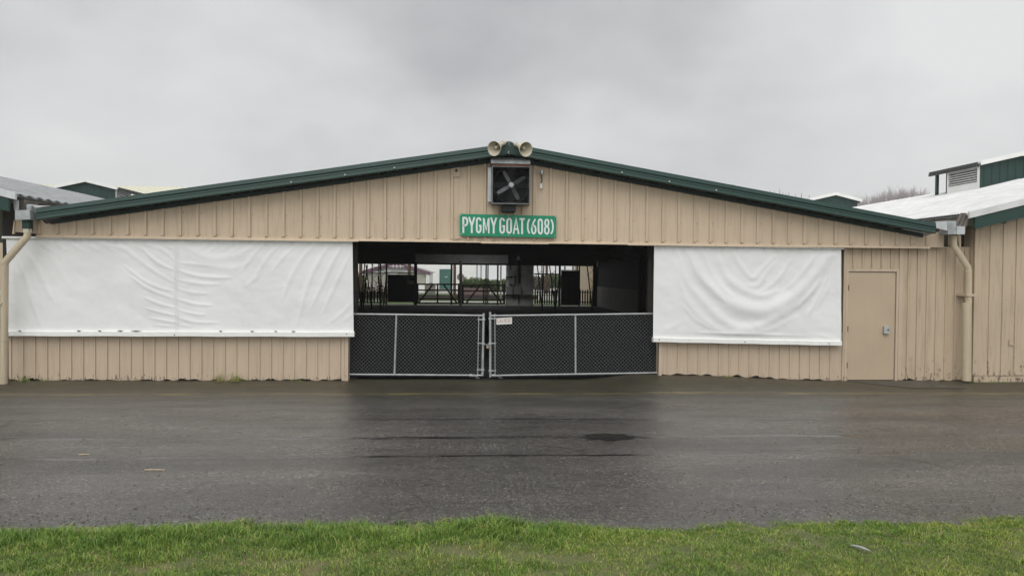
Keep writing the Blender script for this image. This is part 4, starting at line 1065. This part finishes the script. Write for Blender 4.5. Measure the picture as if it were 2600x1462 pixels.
# electrical gear on the rear panel
eg = thing('electrical_panel', at(1305, 748, 32.9)[:], 'group of grey electrical boxes with conduits on the rear grey panel', 'electrical panel')
for (a, b, c, d) in ((1291, 685, 1306, 701), (1291, 706, 1306, 721), (1285.5, 727, 1301, 747), (1306, 727, 1322, 747)):
    p0, p1 = at(a, b, 32.8), at(c, d, 32.8); box(p0.x, p1.x, 32.72, 32.95, p1.z, p0.z).build('box', M_box, eg, bevel=.01)
for (x, y0, y1) in ((1315.5, 662, 727), (1319.5, 668, 720), (1295, 672, 686), (1299, 700, 707), (1298, 720, 728), (1304, 748, 760), (1317, 748, 772)):
    MB().tube([at(x, y0, 32.85), at(x, y1, 32.85)], .035, 8).build('conduit', M_steelp, eg)
p0, p1 = at(1284, 748, 32.8), at(1350, 751, 32.8); box(p0.x, p1.x, 32.7, 32.9, p1.z, p0.z).build('shelf_rail', M_wood, eg)
p0, p1 = at(1284, 702.5, 32.8), at(1308, 704.5, 32.8); box(p0.x, p1.x, 32.7, 32.9, p1.z, p0.z).build('shelf_rail', M_wood, eg)
mb = MB().tube([at(1317, 650, 30), at(1317, 660, 30)], [.05, .12], 12)
tag(mb.build('hanging_lamp', M_box, smooth=True), 'small grey bell lamp hanging from the barn roof before the panel', 'lamp')

# ------------------------------------------------------------------ yard behind
def sheet(name, x0, x1, y0, y1, z, mat):
    o = MB().add([(x0, y0, z), (x1, y0, z), (x1, y1, z), (x0, y1, z)], [(0, 1, 2, 3)]).build(name, mat); o['kind'] = 'structure'; return o
sheet('yard', -60, 70, 33.42, 110, -.02, M_yard)
sheet('lawn', -40, 50, 34.4, 37.6, -.012, M_lawn)
sheet('lawn', -40, 50, 40.5, 44.5, -.012, M_lawn)
sheet('lawn', -40, 50, 57, 61, -.012, M_lawn)
tag(box(-9, 6, 45, 45.3, 0, .32).build('low_timber_wall', M_wood), 'low dark timber edging across the lawn behind the barn', 'wall')
# gable building with plum trim (far left through the barn)
gb = thing('gable_building', (-9, 64, 0), 'white gable building with plum roof edge and beige shutters, far behind the barn', 'building')
Yg = 64
cx_ = at(1004, 690, Yg).x; ex_ = at(1093, 691, Yg); hw = ex_.x-cx_; ez = ex_.z; pk = ez+hw*.26
mb = MB(); mb.prism([(cx_-hw+.3, 0), (cx_+hw-.3, 0), (cx_+hw-.3, ez), (cx_, pk-.1), (cx_-hw+.3, ez)], Yg, Yg+14); mb.build('wall', M_white, gb)
mb = MB()
for s in (-1, 1): mb.prism([(cx_, pk+.1), (cx_+s*hw, ez), (cx_+s*hw, ez-.32), (cx_, pk-.25)], Yg-.35, Yg-.1)
mb.build('roof_edge', M_purple, gb)
mb = MB()
for s in (-1, 1): mb.prism([(cx_, pk+.15), (cx_+s*(hw+.05), ez+.02), (cx_+s*(hw+.05), ez-.05), (cx_, pk+.05)], Yg-.1, Yg+14)
mb.build('roof', M_rufg, gb)
for (a, b) in ((1059, 1081), (1010, 1050), (935, 985)):
    p0, p1 = at(a, 692, Yg), at(b, 719, Yg)
    sh = box(p0.x, p1.x, Yg-.06, Yg-.002, .9, 2.05).build('shutter', M_shut, gb)
p0, p1 = at(925, 690, Yg), at(1086, 691.5, Yg); box(p0.x, p1.x, Yg-.25, Yg-.01, 2.06, 2.16).build('lintel', M_box, gb)
for x in (1084, 1088):
    p0 = at(x, 700, Yg); box(p0.x-.06, p0.x+.06, Yg-.3, Yg-.18, 0, 2.05).build('porch_post', M_white, gb)
p0, p1 = at(988, 671.5, Yg-1), at(1025, 680.8, Yg-1)
gs = box(p0.x, p1.x, Yg-.6, Yg-.5, p1.z, p0.z).build('gable_panel', M_purple, gb)
mb = MB()
for i in range(1, 4): x = p0.x+(p1.x-p0.x)*i/4; mb.box(x-.03, x+.03, Yg-.62, Yg-.601, p1.z, p0.z)
z = (p0.z+p1.z)/2; mb.box(p0.x, p1.x, Yg-.635, Yg-.621, z-.03, z+.03)
mb.build('panel_bars', M_white, gs)
# long white hall
hl = thing('white_hall', (5, 85, 0), 'long white hall with a green double door, far behind the barn', 'building')
Yh = 82
x0, x1 = at(1095, 700, Yh).x-14, at(1211, 700, Yh).x
box(x0, x1, Yh, Yh+20, 0, 5.2).build('wall', M_white, hl)
box(x0-.3, x1+.3, Yh-.3, Yh+20.3, 5.21, 5.5).build('roof', M_rufg, hl)
p0, p1 = at(1116, 683, Yh), at(1145, 740, Yh); d = box(p0.x, p1.x, Yh-.1, Yh-.01, 0, p0.z).build('double_door', M_greenfar, hl)
for x in (1131, 1135):
    c = at(x, 703, Yh-.12); MB().box(c.x-.05, c.x+.05, Yh-.16, Yh-.101, c.z-.06, c.z+.06).build('handle', M_white, d)
for x in (1211, 1221.5):
    c = at(x, 700, 80); tag(MB().tube([(c.x, 80, 0), (c.x, 80, 8)], .10, 8).build('flag_pole', M_galvd), 'tall grey pole behind the hedge, '+('nearer the white hall' if x < 1215 else 'right of its twin'), 'pole', 'grey poles behind the hedge')
sgp = thing('yard_sign', at(1170, 740, 55)[:], 'grey octagonal yard sign on a post seen beside the clipped hedge', 'sign')
c = at(1169.5, 703.5, 55); r = .36
MB().prism([(c.x+r*math.cos(math.radians(22.5+45*i)), c.z+r*math.sin(math.radians(22.5+45*i))) for i in range(8)], 54.98, 55.0).build('sign_face', M_woodg, sgp)
MB().box(c.x-.04, c.x+.04, 55.01, 55.08, 0, c.z).build('post', M_woodg, sgp)

def leaves(name, blobs, n, mat, size, parent, seed=0, bias=0):
    r = np.random.default_rng(seed); B_ = np.array(blobs, float); w = (B_[:, 3]*B_[:, 4]*B_[:, 5]); w /= w.sum()
    k = r.choice(len(B_), n, p=w); d = r.normal(size=(n, 3)); d /= np.linalg.norm(d, axis=1)[:, None]
    rad = r.random(n)**.45; c = B_[k, :3]+d*B_[k, 3:6]*rad[:, None]
    u = r.normal(size=(n, 3)); u /= np.linalg.norm(u, axis=1)[:, None]; v = np.cross(u, r.normal(size=(n, 3))); v /= np.linalg.norm(v, axis=1)[:, None]
    s = size*(.5+r.random(n))[:, None]; V = np.stack([c-u*s, c-v*s*.5, c+u*s, c+v*s*.5], 1)
    base = np.array(origin(parent)); V = V-base
    me = bpy.data.meshes.new(name); me.from_pydata(V.reshape(-1, 3).tolist(), [], [(4*i, 4*i+1, 4*i+2, 4*i+3) for i in range(n)])
    a = me.attributes.new('hue', 'FLOAT', 'POINT'); hue = np.clip(r.normal(.45, .2, n)+.15*(k % 3-1)+bias, 0, 1); a.data.foreach_set('value', np.repeat(hue, 4).astype(np.float32))
    me.materials.append(mat); o = bpy.data.objects.new(name, me); COL.objects.link(o); o.parent = parent; o['wo'] = tuple(base); return o
def shrub(px0, px1, pyt, pyb, Y, mat, label, n=2500, size=.05, seed=0, name='bush', bias=0, zb=0, cat='bush', group=None, lumps=7):
    a, b = at(px0, pyt, Y), at(px1, pyb, Y); w = b.x-a.x; H = a.z
    t = thing(name, ((a.x+b.x)/2, Y, zb), label, cat, group); r = random.Random(seed)
    bl = []
    for i in range(lumps):
        x = a.x+w*(i+.5)/lumps; h = (H-zb)*(.86+.14*r.random()); bl.append((x, Y+r.uniform(-.3, .3), zb+h*.55, w/lumps*.85+.1, .7, h*.46))
    leaves('foliage', bl, n, mat, size, t, seed, bias)
    mb = MB()
    for i in range(lumps): mb.tube([(a.x+w*(i+.5)/lumps, Y, zb), (a.x+w*(i+.5)/lumps+r.uniform(-.2, .2), Y, zb+(H-zb)*.6)], [.04, .015], 6)
    mb.build('stems', M_bark, t); return t
shrub(1180, 1234, 708, 735, 58, M_hedge, 'clipped green hedge in a brick planter behind the rear gate', 4500, .07, 1, name='hedge', cat='hedge', zb=.55)
a, b = at(1168, 730, 57.3), at(1243, 738, 57.3); tag(box(a.x, b.x, 57, 59, 0, .62).build('brick_planter', M_brick), 'low pinkish brick planter holding the clipped hedge', 'planter')
shrub(1176, 1240, 702, 730, 66, M_hedge, 'taller green hedge row behind the clipped hedge', 5000, .08, 2, name='hedge', cat='hedge', bias=.15)
shrub(1238, 1290, 706, 735, 60, M_hedge, 'dark green hedge left of the grey equipment panel', 4000, .08, 3, name='hedge', cat='hedge', bias=-.12)
shrub(890, 928, 688, 745, 37, M_yelleaf, 'leafy yellow-green bush at the far left through the gateway', 2500, .07, 4)
shrub(915, 984, 714, 760, 38, M_brownl, 'brown-leaved shrub behind the left picket fence', 1800, .055, 5)
shrub(1090, 1102, 717, 736, 60, M_hedge, 'small potted shrub beside the white gable building', 500, .05, 6, zb=.3, lumps=2)
a, b = at(1079, 723, 59), at(1105, 734, 59); tag(box(a.x, b.x, 58.6, 59.6, 0, a.z).build('planter_box', M_woodg), 'brown planter box in front of the white gable building', 'planter')
shrub(1350, 1395, 697, 745, 70, M_wintree, 'reddish brown thicket behind the right picket fence', 4000, .10, 7, bias=-.1)
shrub(1375, 1425, 692, 745, 78, M_hedge, 'dark green thicket behind the right picket fence', 4000, .11, 8, bias=-.05)
# tan annexe with white framed window (right through the barn)
ax = thing('tan_annexe', (9, 46, 0), 'tan annexe with a white framed window beyond the right of the barn', 'building')
Ya = 44
p0 = at(1464, 700, Ya); p1 = at(1514, 700, Ya)
box(p0.x+.25, p1.x+5, Ya, Ya+3, 0, 1.15).build('base_wall', M_tanfar, ax)
box(p0.x+.25, p1.x+5, Ya+.05, Ya+3, 1.15, 2.25).build('glazing', M_glass, ax)
box(p0.x+.25, p1.x+5, Ya-.02, Ya+3, 2.25, 3.6).build('upper_wall', M_white, ax)
for a, b in ((1470.5, 1478), (1489.5, 1492), (1497, 1500), (1503, 1506)):
    q0, q1 = at(a, 700, Ya), at(b, 700, Ya); box(q0.x, q1.x, Ya-.03, Ya+.04, 1.15, 2.25).build('mullion', M_white, ax)
q0, q1 = at(1466, 723, Ya), at(1484, 727, Ya); box(q0.x, q1.x, Ya-.1, Ya-.03, q1.z, q0.z+.05).build('sill', M_white, ax)
q0, q1 = at(1492, 700, 37), at(1509, 700, 37); box(q0.x, q1.x+.5, 36, 43, 0, 2.7).build('wing_wall', M_tanfar, ax)

# ------------------------------------------------------------------ neighbouring barns
SL = .235
def side_barn(name, side, xe, ze, xr_, label, cups):
    zr_ = 2+(.18 if side > 0 else .20)*abs(xr_); s = side
    t = thing(name, (xe+s*8, 0, 0), label, 'barn', 'neighbouring barns')
    def zz(x): return ze+(zr_-ze)*(x-xe)/(xr_-xe)
    roof_slope(xe, xr_, ze, zr_, -.30, 60, M_rufw if s > 0 else M_rufg, 'roof_slope', t, .3, wave=.008)
    roof_slope(xr_+s*(abs(xr_-xe)), xr_, ze, zr_, -.30, 60, M_rufw if s > 0 else M_rufg, 'roof_slope', t, .3, wave=.008)
    xw = 2*xr_-xe
    # barge flashing and fascia
    f1 = [(0, .03), (-.03, .025), (-.035, -.095), (-.025, -.10), (.02, -.10), (.02, .03)]
    f2 = [(0, -.105), (-.012, -.107), (-.012, -.33), (.04, -.33), (.04, -.105)]
    mb = MB(); mb.sweep((xe, -.33, ze), (xr_, -.33, zr_), f1); mb.sweep((xr_, -.33, zr_), (xw, -.33, ze), f1); mb.build('barge_flashing', M_rufw if s > 0 else M_galv, t)
    mb = MB(); mb.sweep((xe+s*.12, -.33, zz(xe+s*.12)), (xr_, -.33, zr_), f2); mb.sweep((xr_, -.33, zr_), (xw, -.33, ze), f2); mb.build('fascia', M_trim, t)
    # corrugated eave edge
    mb = MB(); xa_, xb_ = min(xe-s*.04, xe+s*.02), max(xe-s*.04, xe+s*.02); yy = [-.25+.04*i for i in range(420)]
    top = [(y, ze+.014*math.cos(y*2*math.pi/(.08 if s > 0 else .3))) for y in yy]
    n_ = len(top)
    mb.v = [(x, y, z+dz) for x in (xa_, xb_) for dz in (0, -.018) for y, z in top]
    for i in range(n_-1):
        for q in range(4):
            a, b = [(0, 1), (1, 3), (3, 2), (2, 0)][q]; mb.f.append((a*n_+i, a*n_+i+1, b*n_+i+1, b*n_+i))
    mb.build('corrugated_edge', M_rufd if s > 0 else M_rufg, t)
    box(min(xe, xe+s*.1), max(xe, xe+s*.1), -.1, 33, ze-.35, ze-.06).build('eave_board', M_woodg, t)
    return t, zz, zr_
lb, zl, zlr = side_barn('side_barn', -1, -7.72, 3.30, -14.9, 'neighbouring barn at the left edge with grey metal roof', None)
mbw = MB(); mbw.prism([(-22, 0), (-8.6, 0), (-8.6, zl(-8.6)-.3), (-14.9, zlr-.33), (-22, 3.2)], .25, .35)
mbw.build('front_wall', M_tan2, lb)
rb, zrf, zrr = side_barn('side_barn', 1, 9.55, 3.235, 16.6, 'neighbouring barn at the right edge with white metal roof and tan boarding', None)
wx = at(2471, 800, -.0).x
mb = MB(); mb.prism([(wx, .12), (24, .12), (24, 2.9), (16.6, zrr-.3), (wx, zrf(wx)-.28)], -.02, .06)
x = wx+.0; zb_ = .12
mb.box(wx-.02, wx+.10, -.045, -.021, .12, zrf(wx)-.32)
x = wx+.275
k = 0
while x < 16:
    mb.box(x-.25, x-.012, -.036, -.021, .125+.01*rnd.random(), zrf(x-.25)-.30) if k else None
    x += .268; k += 1
mb.build('front_wall', M_tan2, rb)
MB().box(wx, 24, -.06, .02, -.02, .113).build('base_board', M_tan2, rb)
MB().box(wx-.02, wx+.0, .06, 8, 0, zrf(wx)-.3).build('return_wall', M_tan2, rb)
box(at(2540, 560, -.06).x, at(2552, 560, -.06).x, -.10, -.037, at(2545, 566, -.1).z, at(2545, 552, -.1).z).build('black_bracket', M_black, rb)
mb = MB(); q0, q1 = at(2562, 862, -.05), at(2575, 876, -.05); mb.box(q0.x, q1.x, -.06, -.037, q1.z, q1.z+.02); mb.box(q0.x, q0.x+.015, -.06, -.037, q1.z+.021, q0.z)
mb.build('patch_trim', M_tan2, rb)

def cupola(xr_, zr_, Y0, blen, rlen, label, s, roofm, apex_up=.80, hw=1.2, wd=.2):
    t = thing('roof_cupola', (xr_, Y0, zr_-.3), label, 'cupola', 'roof ventilation cupolas'); w = hw-wd
    za = zr_+apex_up; ze = za-hw*.235
    mb = MB(); mb.prism([(xr_-w, zr_-.32), (xr_+w, zr_-.32), (xr_+w, za-.05-w*.235), (xr_, za-.05), (xr_-w, za-.05-w*.235)], Y0, Y0+.05)
    x = xr_-w+.1
    while x < xr_+w: mb.box(x-.012, x+.012, Y0-.012, Y0-.001, zr_-.3, za-.06-abs(x-xr_)*.235); x += .25
    mb.build('gable_wall', M_grnw, t)
    for sd in (-1, 1):
        xw_ = xr_+sd*w; a, b = min(xw_, xw_-sd*.05), max(xw_, xw_-sd*.05)
        mb = MB(); zb, zt2 = zr_-w*.235-.02, za-.06-w*.235
        mb.box(a, b, Y0+.05, Y0+.17, zb, zt2); mb.box(a, b, Y0+blen-.12, Y0+blen, zb, zt2); mb.box(a, b, Y0+.17, Y0+blen-.12, zb, zb+.22); mb.box(a, b, Y0+.17, Y0+blen-.12, zt2-.1, zt2)
        fr = mb.build('louvre_frame', M_white, t)
        mb = MB(); z = zb+.24
        while z < zt2-.12: mb.add([(xw_+sd*.03, Y0+.17, z), (xw_+sd*.03, Y0+blen-.12, z), (xw_-sd*.04, Y0+blen-.12, z+.055), (xw_-sd*.04, Y0+.17, z+.055)], [(0, 1, 2, 3)]); z += .07
        mb.build('louvre_slats', M_white, fr)
        box(xw_-sd*.12-.01, xw_-sd*.12+.01, Y0+.1, Y0+blen-.1, zb, zt2).build('dark_backing', M_black, t)
        mb = MB(); mb.prism([(xr_, za), (xr_+sd*hw, ze), (xr_+sd*hw, ze-.05), (xr_, za-.05)], Y0-.12, Y0+rlen)
        y = Y0+.1
        while y < Y0+rlen: mb.prismx([(y, 0), (y+.03, .02), (y+.06, 0)], 0, 0) if False else None; y += .2
        mb.build('roof_sheet', roofm, t)
        mb = MB(); mb.sweep((xr_, Y0-.14, za+.02), (xr_+sd*(hw+.02), Y0-.14, ze+.015), [(0, 0), (-.015, 0), (-.015, -.13), (0, -.13)]); mb.build('barge_trim', M_white, t)
        mb = MB(); y = Y0
        while y < Y0+rlen-.05: x_ = xr_+sd*hw; mb.box(min(x_, x_+sd*.03), max(x_, x_+sd*.03), y, y+.07, ze-.09, ze+.0); y += .11
        mb.box(min(xr_+sd*hw, xr_+sd*(hw-.05)), max(xr_+sd*hw, xr_+sd*(hw-.05)), Y0+.02, Y0+rlen, ze-.13, ze-.055)
        mb.build('eave_edge', M_rufd, t)
    for sd in (-1, 1):
        x_ = xr_+sd*(w-.03); MB().box(x_-.04, x_+.04, Y0+rlen-.3, Y0+rlen-.22, zr_-.3, ze-.01).build('corner_post', M_trim, t)
    mb = MB(); mb.box(xr_-w, xr_+w, Y0+blen-.05, Y0+blen, zr_-.3, za-.3); mb.build('back_wall', M_grnw, t)
    return t
cupola(16.6, zrr, 7.4, 1.6, 2.35, 'large green cupola with white louvres on the right barn roof, nearest', 1, M_rufw, at(2581, 388, 7.4).z-zrr, 1.28, .10)
cupola(16.6, zrr, 18.4, 1.55, 2.5, 'smaller-looking green gabled cupola peeking over the green trim, right of the barn centre', 1, M_rufw, at(2110, 490, 18.4).z-zrr, 1.2, .12)
cupola(-14.9, zlr, 16.8, 1.45, 3.0, 'green gabled cupola with white edge on the left barn roof', -1, M_rufw, at(220, 456, 16.8).z-zlr, 1.22, .14)
# cream roofed building far left
cb = thing('cream_roof_hall', (-30, 70, 0), 'distant hall with cream ribbed metal roof behind the left cupola', 'building')
Yb = 66
for (pa, pb, yt) in ((60, 141, 467.5), (300, 478, 475)):
    p0 = at(pa, 467, Yb+8)
p0 = at(60, 466, Yb+8); p1 = at(478, 476.5, Yb+8); zt3 = p0.z
a0, a1 = at(40, 510, Yb), at(560, 510, Yb)
mb = MB(); zr3 = at(300, 472, Yb+8).z
mb.add([(p0.x, Yb+8, zr3), (p1.x, Yb+8, zr3), (p1.x+1.5, Yb, zr3-2.2), (p0.x, Yb, zr3-2.2), (p0.x, Yb+8, zr3-.1), (p1.x, Yb+8, zr3-.1), (p1.x+1.5, Yb, zr3-2.3), (p0.x, Yb, zr3-2.3)], [(0, 1, 2, 3), (7, 6, 5, 4), (0, 4, 5, 1), (1, 5, 6, 2), (2, 6, 7, 3), (3, 7, 4, 0)])
x = p0.x+.3
while x < p1.x: mb.tube([(x, Yb+8, zr3+.03), (x, Yb, zr3-2.17)], .05, 4); x += .62
mb.build('roof', M_cream2, cb)
box(p0.x+.3, p1.x-.3, Yb+.6, Yb+15, 0, zr3-2.35).build('wall', M_tanfar, cb)

# ------------------------------------------------------------------ distant trees
def bare_tree(px, pyt, Y, label, seed, spread=2.6, name='bare_tree'):
    top = at(px, pyt, Y); t = thing(name, (top.x, Y, 0), label, 'tree', 'bare winter trees beyond the right barn'); r = random.Random(seed); H = top.z
    MB().tube([(top.x, Y, -.1), (top.x+.1, Y, H*.4), (top.x, Y, H*.7)], [.32, .2, .07], 8).build('trunk', M_bark, t)
    mb = MB()
    for i in range(60):
        z0 = H*(.3+.4*r.random()); a = r.uniform(0, 6.28); R1 = spread*(.25+.75*r.random()); z1 = min(H*(1-.10*(R1/spread)**2)*(.86+.14*r.random()), H)
        p0 = Vector((top.x, Y, z0)); p2 = Vector((top.x+R1*math.cos(a), Y+R1*math.sin(a), z1)); p1 = p0.lerp(p2, .45)+Vector((R1*.25*math.cos(a), R1*.25*math.sin(a), -.3))
        mb.tube([p0, p1, p2], [.06, .035, .012], 4, cap=False)
        for k in range(16):
            s = r.uniform(.35, .98); q = p1.lerp(p2, s); e = q+Vector((r.uniform(-.8, .8), r.uniform(-.8, .8), r.uniform(.5, 1.7)))
            mb.tube([q, q.lerp(e, .5)+Vector((r.uniform(-.1, .1), 0, .05)), e], [.024, .018, .010], 3, cap=False)
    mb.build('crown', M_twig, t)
for i, (px, py, Y) in enumerate([(2178, 502, 118), (2192, 512, 122), (2216, 498, 118), (2232, 496, 124), (2250, 488, 118), (2270, 481, 120), (2291, 482, 118), (2306, 478, 124), (2322, 482, 118), (2340, 490, 122)]):
    where = ['leftmost, slim, beside the small cupola', 'second from the left, low and thin', 'third from the left, at the low shoulder', 'fourth from the left', 'fifth from the left, as the clump rises', 'sixth from the left', 'seventh from the left, in the highest part', 'eighth from the left and tallest', 'ninth from the left', 'rightmost, half sunk behind the roof'][i]
    bare_tree(px, py, Y, 'bare winter tree beyond the white roof, '+where, 30+i, 2.2+.6*(i % 3))
def conifer(px, pyt, Y, w, label, seed):
    top = at(px, pyt, Y); t = thing('conifer', (top.x, Y, 0), label, 'tree', 'distant conifers over the right roof slope'); r = random.Random(seed); H = top.z
    MB().tube([(top.x, Y, 0), (top.x, Y, H)], [.4, .05], 6).build('trunk', M_bark, t)
    mb = MB(); n = 340
    for i in range(n):
        u = r.random()**.8; z = H*(.18+.82*(1-u)); R1 = w*u*(.65+.5*r.random()); a = r.uniform(0, 6.28)
        c = Vector((top.x, Y, z)); e = c+Vector((R1*math.cos(a), R1*math.sin(a), -.25*R1)); sd = Vector((-math.sin(a), math.cos(a), 0))*(.25+.12*R1)
        mb.add([c, e*.6+c*.4+sd, e, e*.6+c*.4-sd-Vector((0, 0, .2))], [(0, 1, 2, 3)])
    mb.build('crown', M_conif, t)
for i, (px, py, w) in enumerate([(1956, 483, 1.6), (1966, 484, 1.5), (1980, 480, 2.0), (1988, 488, 1.6), (1996, 490, 1.7), (2003, 488, 2.0), (2020, 493, 1.8), (2035, 490, 3.4), (2055, 495, 2.0)]):
    nm = ['first from the left, a tiny tip', 'second from the left', 'third from the left, sharp and taller', 'fourth from the left', 'fifth from the left', 'sixth from the left', 'seventh from the left, mostly hidden', 'eighth from the left and broadest', 'last on the right before the small cupola'][i]
    conifer(px, py, 210, w, 'distant conifer tip above the right roof slope, '+nm, 60+i)

# weeds at the wall foot
def weed(px, py, n, h, hue, label, seed, Y=.02, sp=.06, group='weeds at the foot of the wall'):
    c = at(px, py, Y); r = random.Random(seed)
    pts = [(c.x+r.gauss(0, sp), Y-.03+r.uniform(-.03, .03), gz(c.x, Y), 1.0*(.5+r.random()), hue) for _ in range(n)]
    o = blades('weed_tuft', pts, M_grass, h*.5, h, .006, .6, seed=seed); tag(o, label, 'weed', group)
weed(62, 963, 60, .13, 0, 'green weed tuft by the left downspout', 1)
weed(115, 966, 30, .07, .1, 'tiny green weed tuft right of the left downspout', 2)
weed(560, 965, 70, .2, .5, 'dry straw-coloured weed tuft left of its pair under the left curtain', 3, sp=.05)
weed(598, 965, 90, .19, .5, 'dry straw-coloured weed tuft nearer the gateway under the left curtain', 4, sp=.07)
weed(752, 962, 30, .05, .0, 'low mossy weed tuft near the left gate post', 5)
weed(1845, 962, 30, .05, .1, 'low green weed tuft under the right curtain', 6)
weed(2520, 976, 160, .035, -.1, 'low moss strip at the foot of the right barn', 7, sp=.25, Y=-.12)

# ------------------------------------------------------------------ damp air
hzm = bpy.data.materials.new('damp_air'); hzm.use_nodes = True; hn = hzm.node_tree
hn.nodes.remove(hn.nodes['Principled BSDF']); pv = hn.nodes.new('ShaderNodeVolumePrincipled')
pv.inputs['Color'].default_value = (.93, .94, .95, 1); pv.inputs['Density'].default_value = .0007; pv.inputs['Anisotropy'].default_value = 0
hn.links.new(pv.outputs[0], hn.nodes['Material Output'].inputs['Volume'])
hb = box(-151, 151, -61, 241, -1.2, 32).build('haze', hzm); hb['kind'] = 'stuff'; hb['label'] = 'thin damp grey air over the fairground'; hb['category'] = 'haze'
# ------------------------------------------------------------------ camera, light, sky
cam = bpy.data.cameras.new('camera'); co = bpy.data.objects.new('camera', cam); COL.objects.link(co)
cam.sensor_width = 36; cam.lens = FPX/2600*36; cam.clip_start = .05; cam.clip_end = 3000
M = Matrix((RV, UV, -F)).transposed().to_4x4(); M.translation = CAM; co.matrix_world = M
scene.camera = co
sun_el, sun_az = math.radians(52), math.radians(200)    # azimuth clockwise from +Y: high, behind the camera and a little left
sd = bpy.data.lights.new('sun', 'SUN'); sd.energy = 1.25; sd.angle = math.radians(45); sd.color = (1, .975, .94)
so = bpy.data.objects.new('sun', sd); COL.objects.link(so)
dirv = Vector((math.sin(sun_az)*math.cos(sun_el), math.cos(sun_az)*math.cos(sun_el), math.sin(sun_el)))
so.rotation_euler = dirv.to_track_quat('Z', 'Y').to_euler()
SEED = 3.7
w = bpy.data.worlds.new('World'); scene.world = w; w.use_nodes = True; nt = w.node_tree; bg = nt.nodes['Background']
sky = nt.nodes.new('ShaderNodeTexSky'); sky.sky_type = 'NISHITA'; sky.sun_disc = False; sky.sun_elevation = sun_el; sky.sun_rotation = sun_az
tc = nt.nodes.new('ShaderNodeTexCoord'); sp_ = nt.nodes.new('ShaderNodeSeparateXYZ'); nt.links.new(tc.outputs['Generated'], sp_.inputs[0])
zc = mth(nt, 'MAXIMUM', sp_.outputs[2], 0.0)
den = mth(nt, 'ADD', zc, .42)
cb_ = nt.nodes.new('ShaderNodeCombineXYZ'); nt.links.new(mth(nt, 'DIVIDE', sp_.outputs[0], den), cb_.inputs[0]); nt.links.new(mth(nt, 'DIVIDE', sp_.outputs[1], den), cb_.inputs[1]); cb_.inputs[2].default_value = SEED
n1 = nz(nt, cb_.outputs[0], 1.15, 5, .5); n2 = nz(nt, cb_.outputs[0], 3.4, 6, .5)
cl_ = mth(nt, 'ADD', mth(nt, 'MULTIPLY', n1, .72), mth(nt, 'MULTIPLY', n2, .28))
for (lx, ly, sg_, am_) in ((520, 200, .20, .06), (2350, 40, .20, .15), (1200, 60, .34, -.095), (1850, 170, .18, -.075), (1500, 250, .10, .035), (250, -20, .26, -.09), (820, 330, .12, .045), (2550, 330, .2, .04), (60, 330, .15, .02)):
    dd = nt.nodes.new('ShaderNodeVectorMath'); dd.operation = 'DISTANCE'; nt.links.new(tc.outputs['Generated'], dd.inputs[0]); dd.inputs[1].default_value = ray(lx, ly).normalized()
    g_ = mth(nt, 'POWER', 2.718, mth(nt, 'MULTIPLY', mth(nt, 'POWER', mth(nt, 'DIVIDE', dd.outputs['Value'], sg_), 2), -1))
    cl_ = mth(nt, 'MULTIPLY_ADD', g_, am_, cl_)
ccol = ramp(nt, cl_, [(.36, (.49, .495, .505)), (.46, (.60, .605, .61)), (.54, (.70, .705, .71)), (.68, (.84, .84, .835))])
hz_ = ramp(nt, zc, [(0, (1, 1, 1)), (.14, (.4, .4, .4)), (.24, (0, 0, 0))])
ccol = mixc(nt, mth(nt, 'MULTIPLY', hz_, .75), ccol, (.73, .735, .735))
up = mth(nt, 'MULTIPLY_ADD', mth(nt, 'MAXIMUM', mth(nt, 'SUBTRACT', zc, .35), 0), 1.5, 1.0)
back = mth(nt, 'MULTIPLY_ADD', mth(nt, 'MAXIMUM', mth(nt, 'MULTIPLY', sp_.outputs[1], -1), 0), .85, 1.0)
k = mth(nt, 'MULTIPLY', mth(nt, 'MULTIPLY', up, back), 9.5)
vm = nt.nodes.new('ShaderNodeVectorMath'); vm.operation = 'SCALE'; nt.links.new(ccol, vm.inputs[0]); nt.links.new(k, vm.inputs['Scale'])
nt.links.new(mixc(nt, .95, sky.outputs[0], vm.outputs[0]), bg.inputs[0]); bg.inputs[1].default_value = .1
scene.view_settings.view_transform = 'Standard'; scene.view_settings.look = 'None'; scene.view_settings.gamma = 1; scene.view_settings.exposure = 0
scene.render.engine = 'CYCLES'
scene.cycles.volume_bounces = 3; scene.cycles.max_bounces = 7; scene.cycles.diffuse_bounces = 3; scene.cycles.glossy_bounces = 3
for o in scene.objects:
    if 'wo' in o: del o['wo']
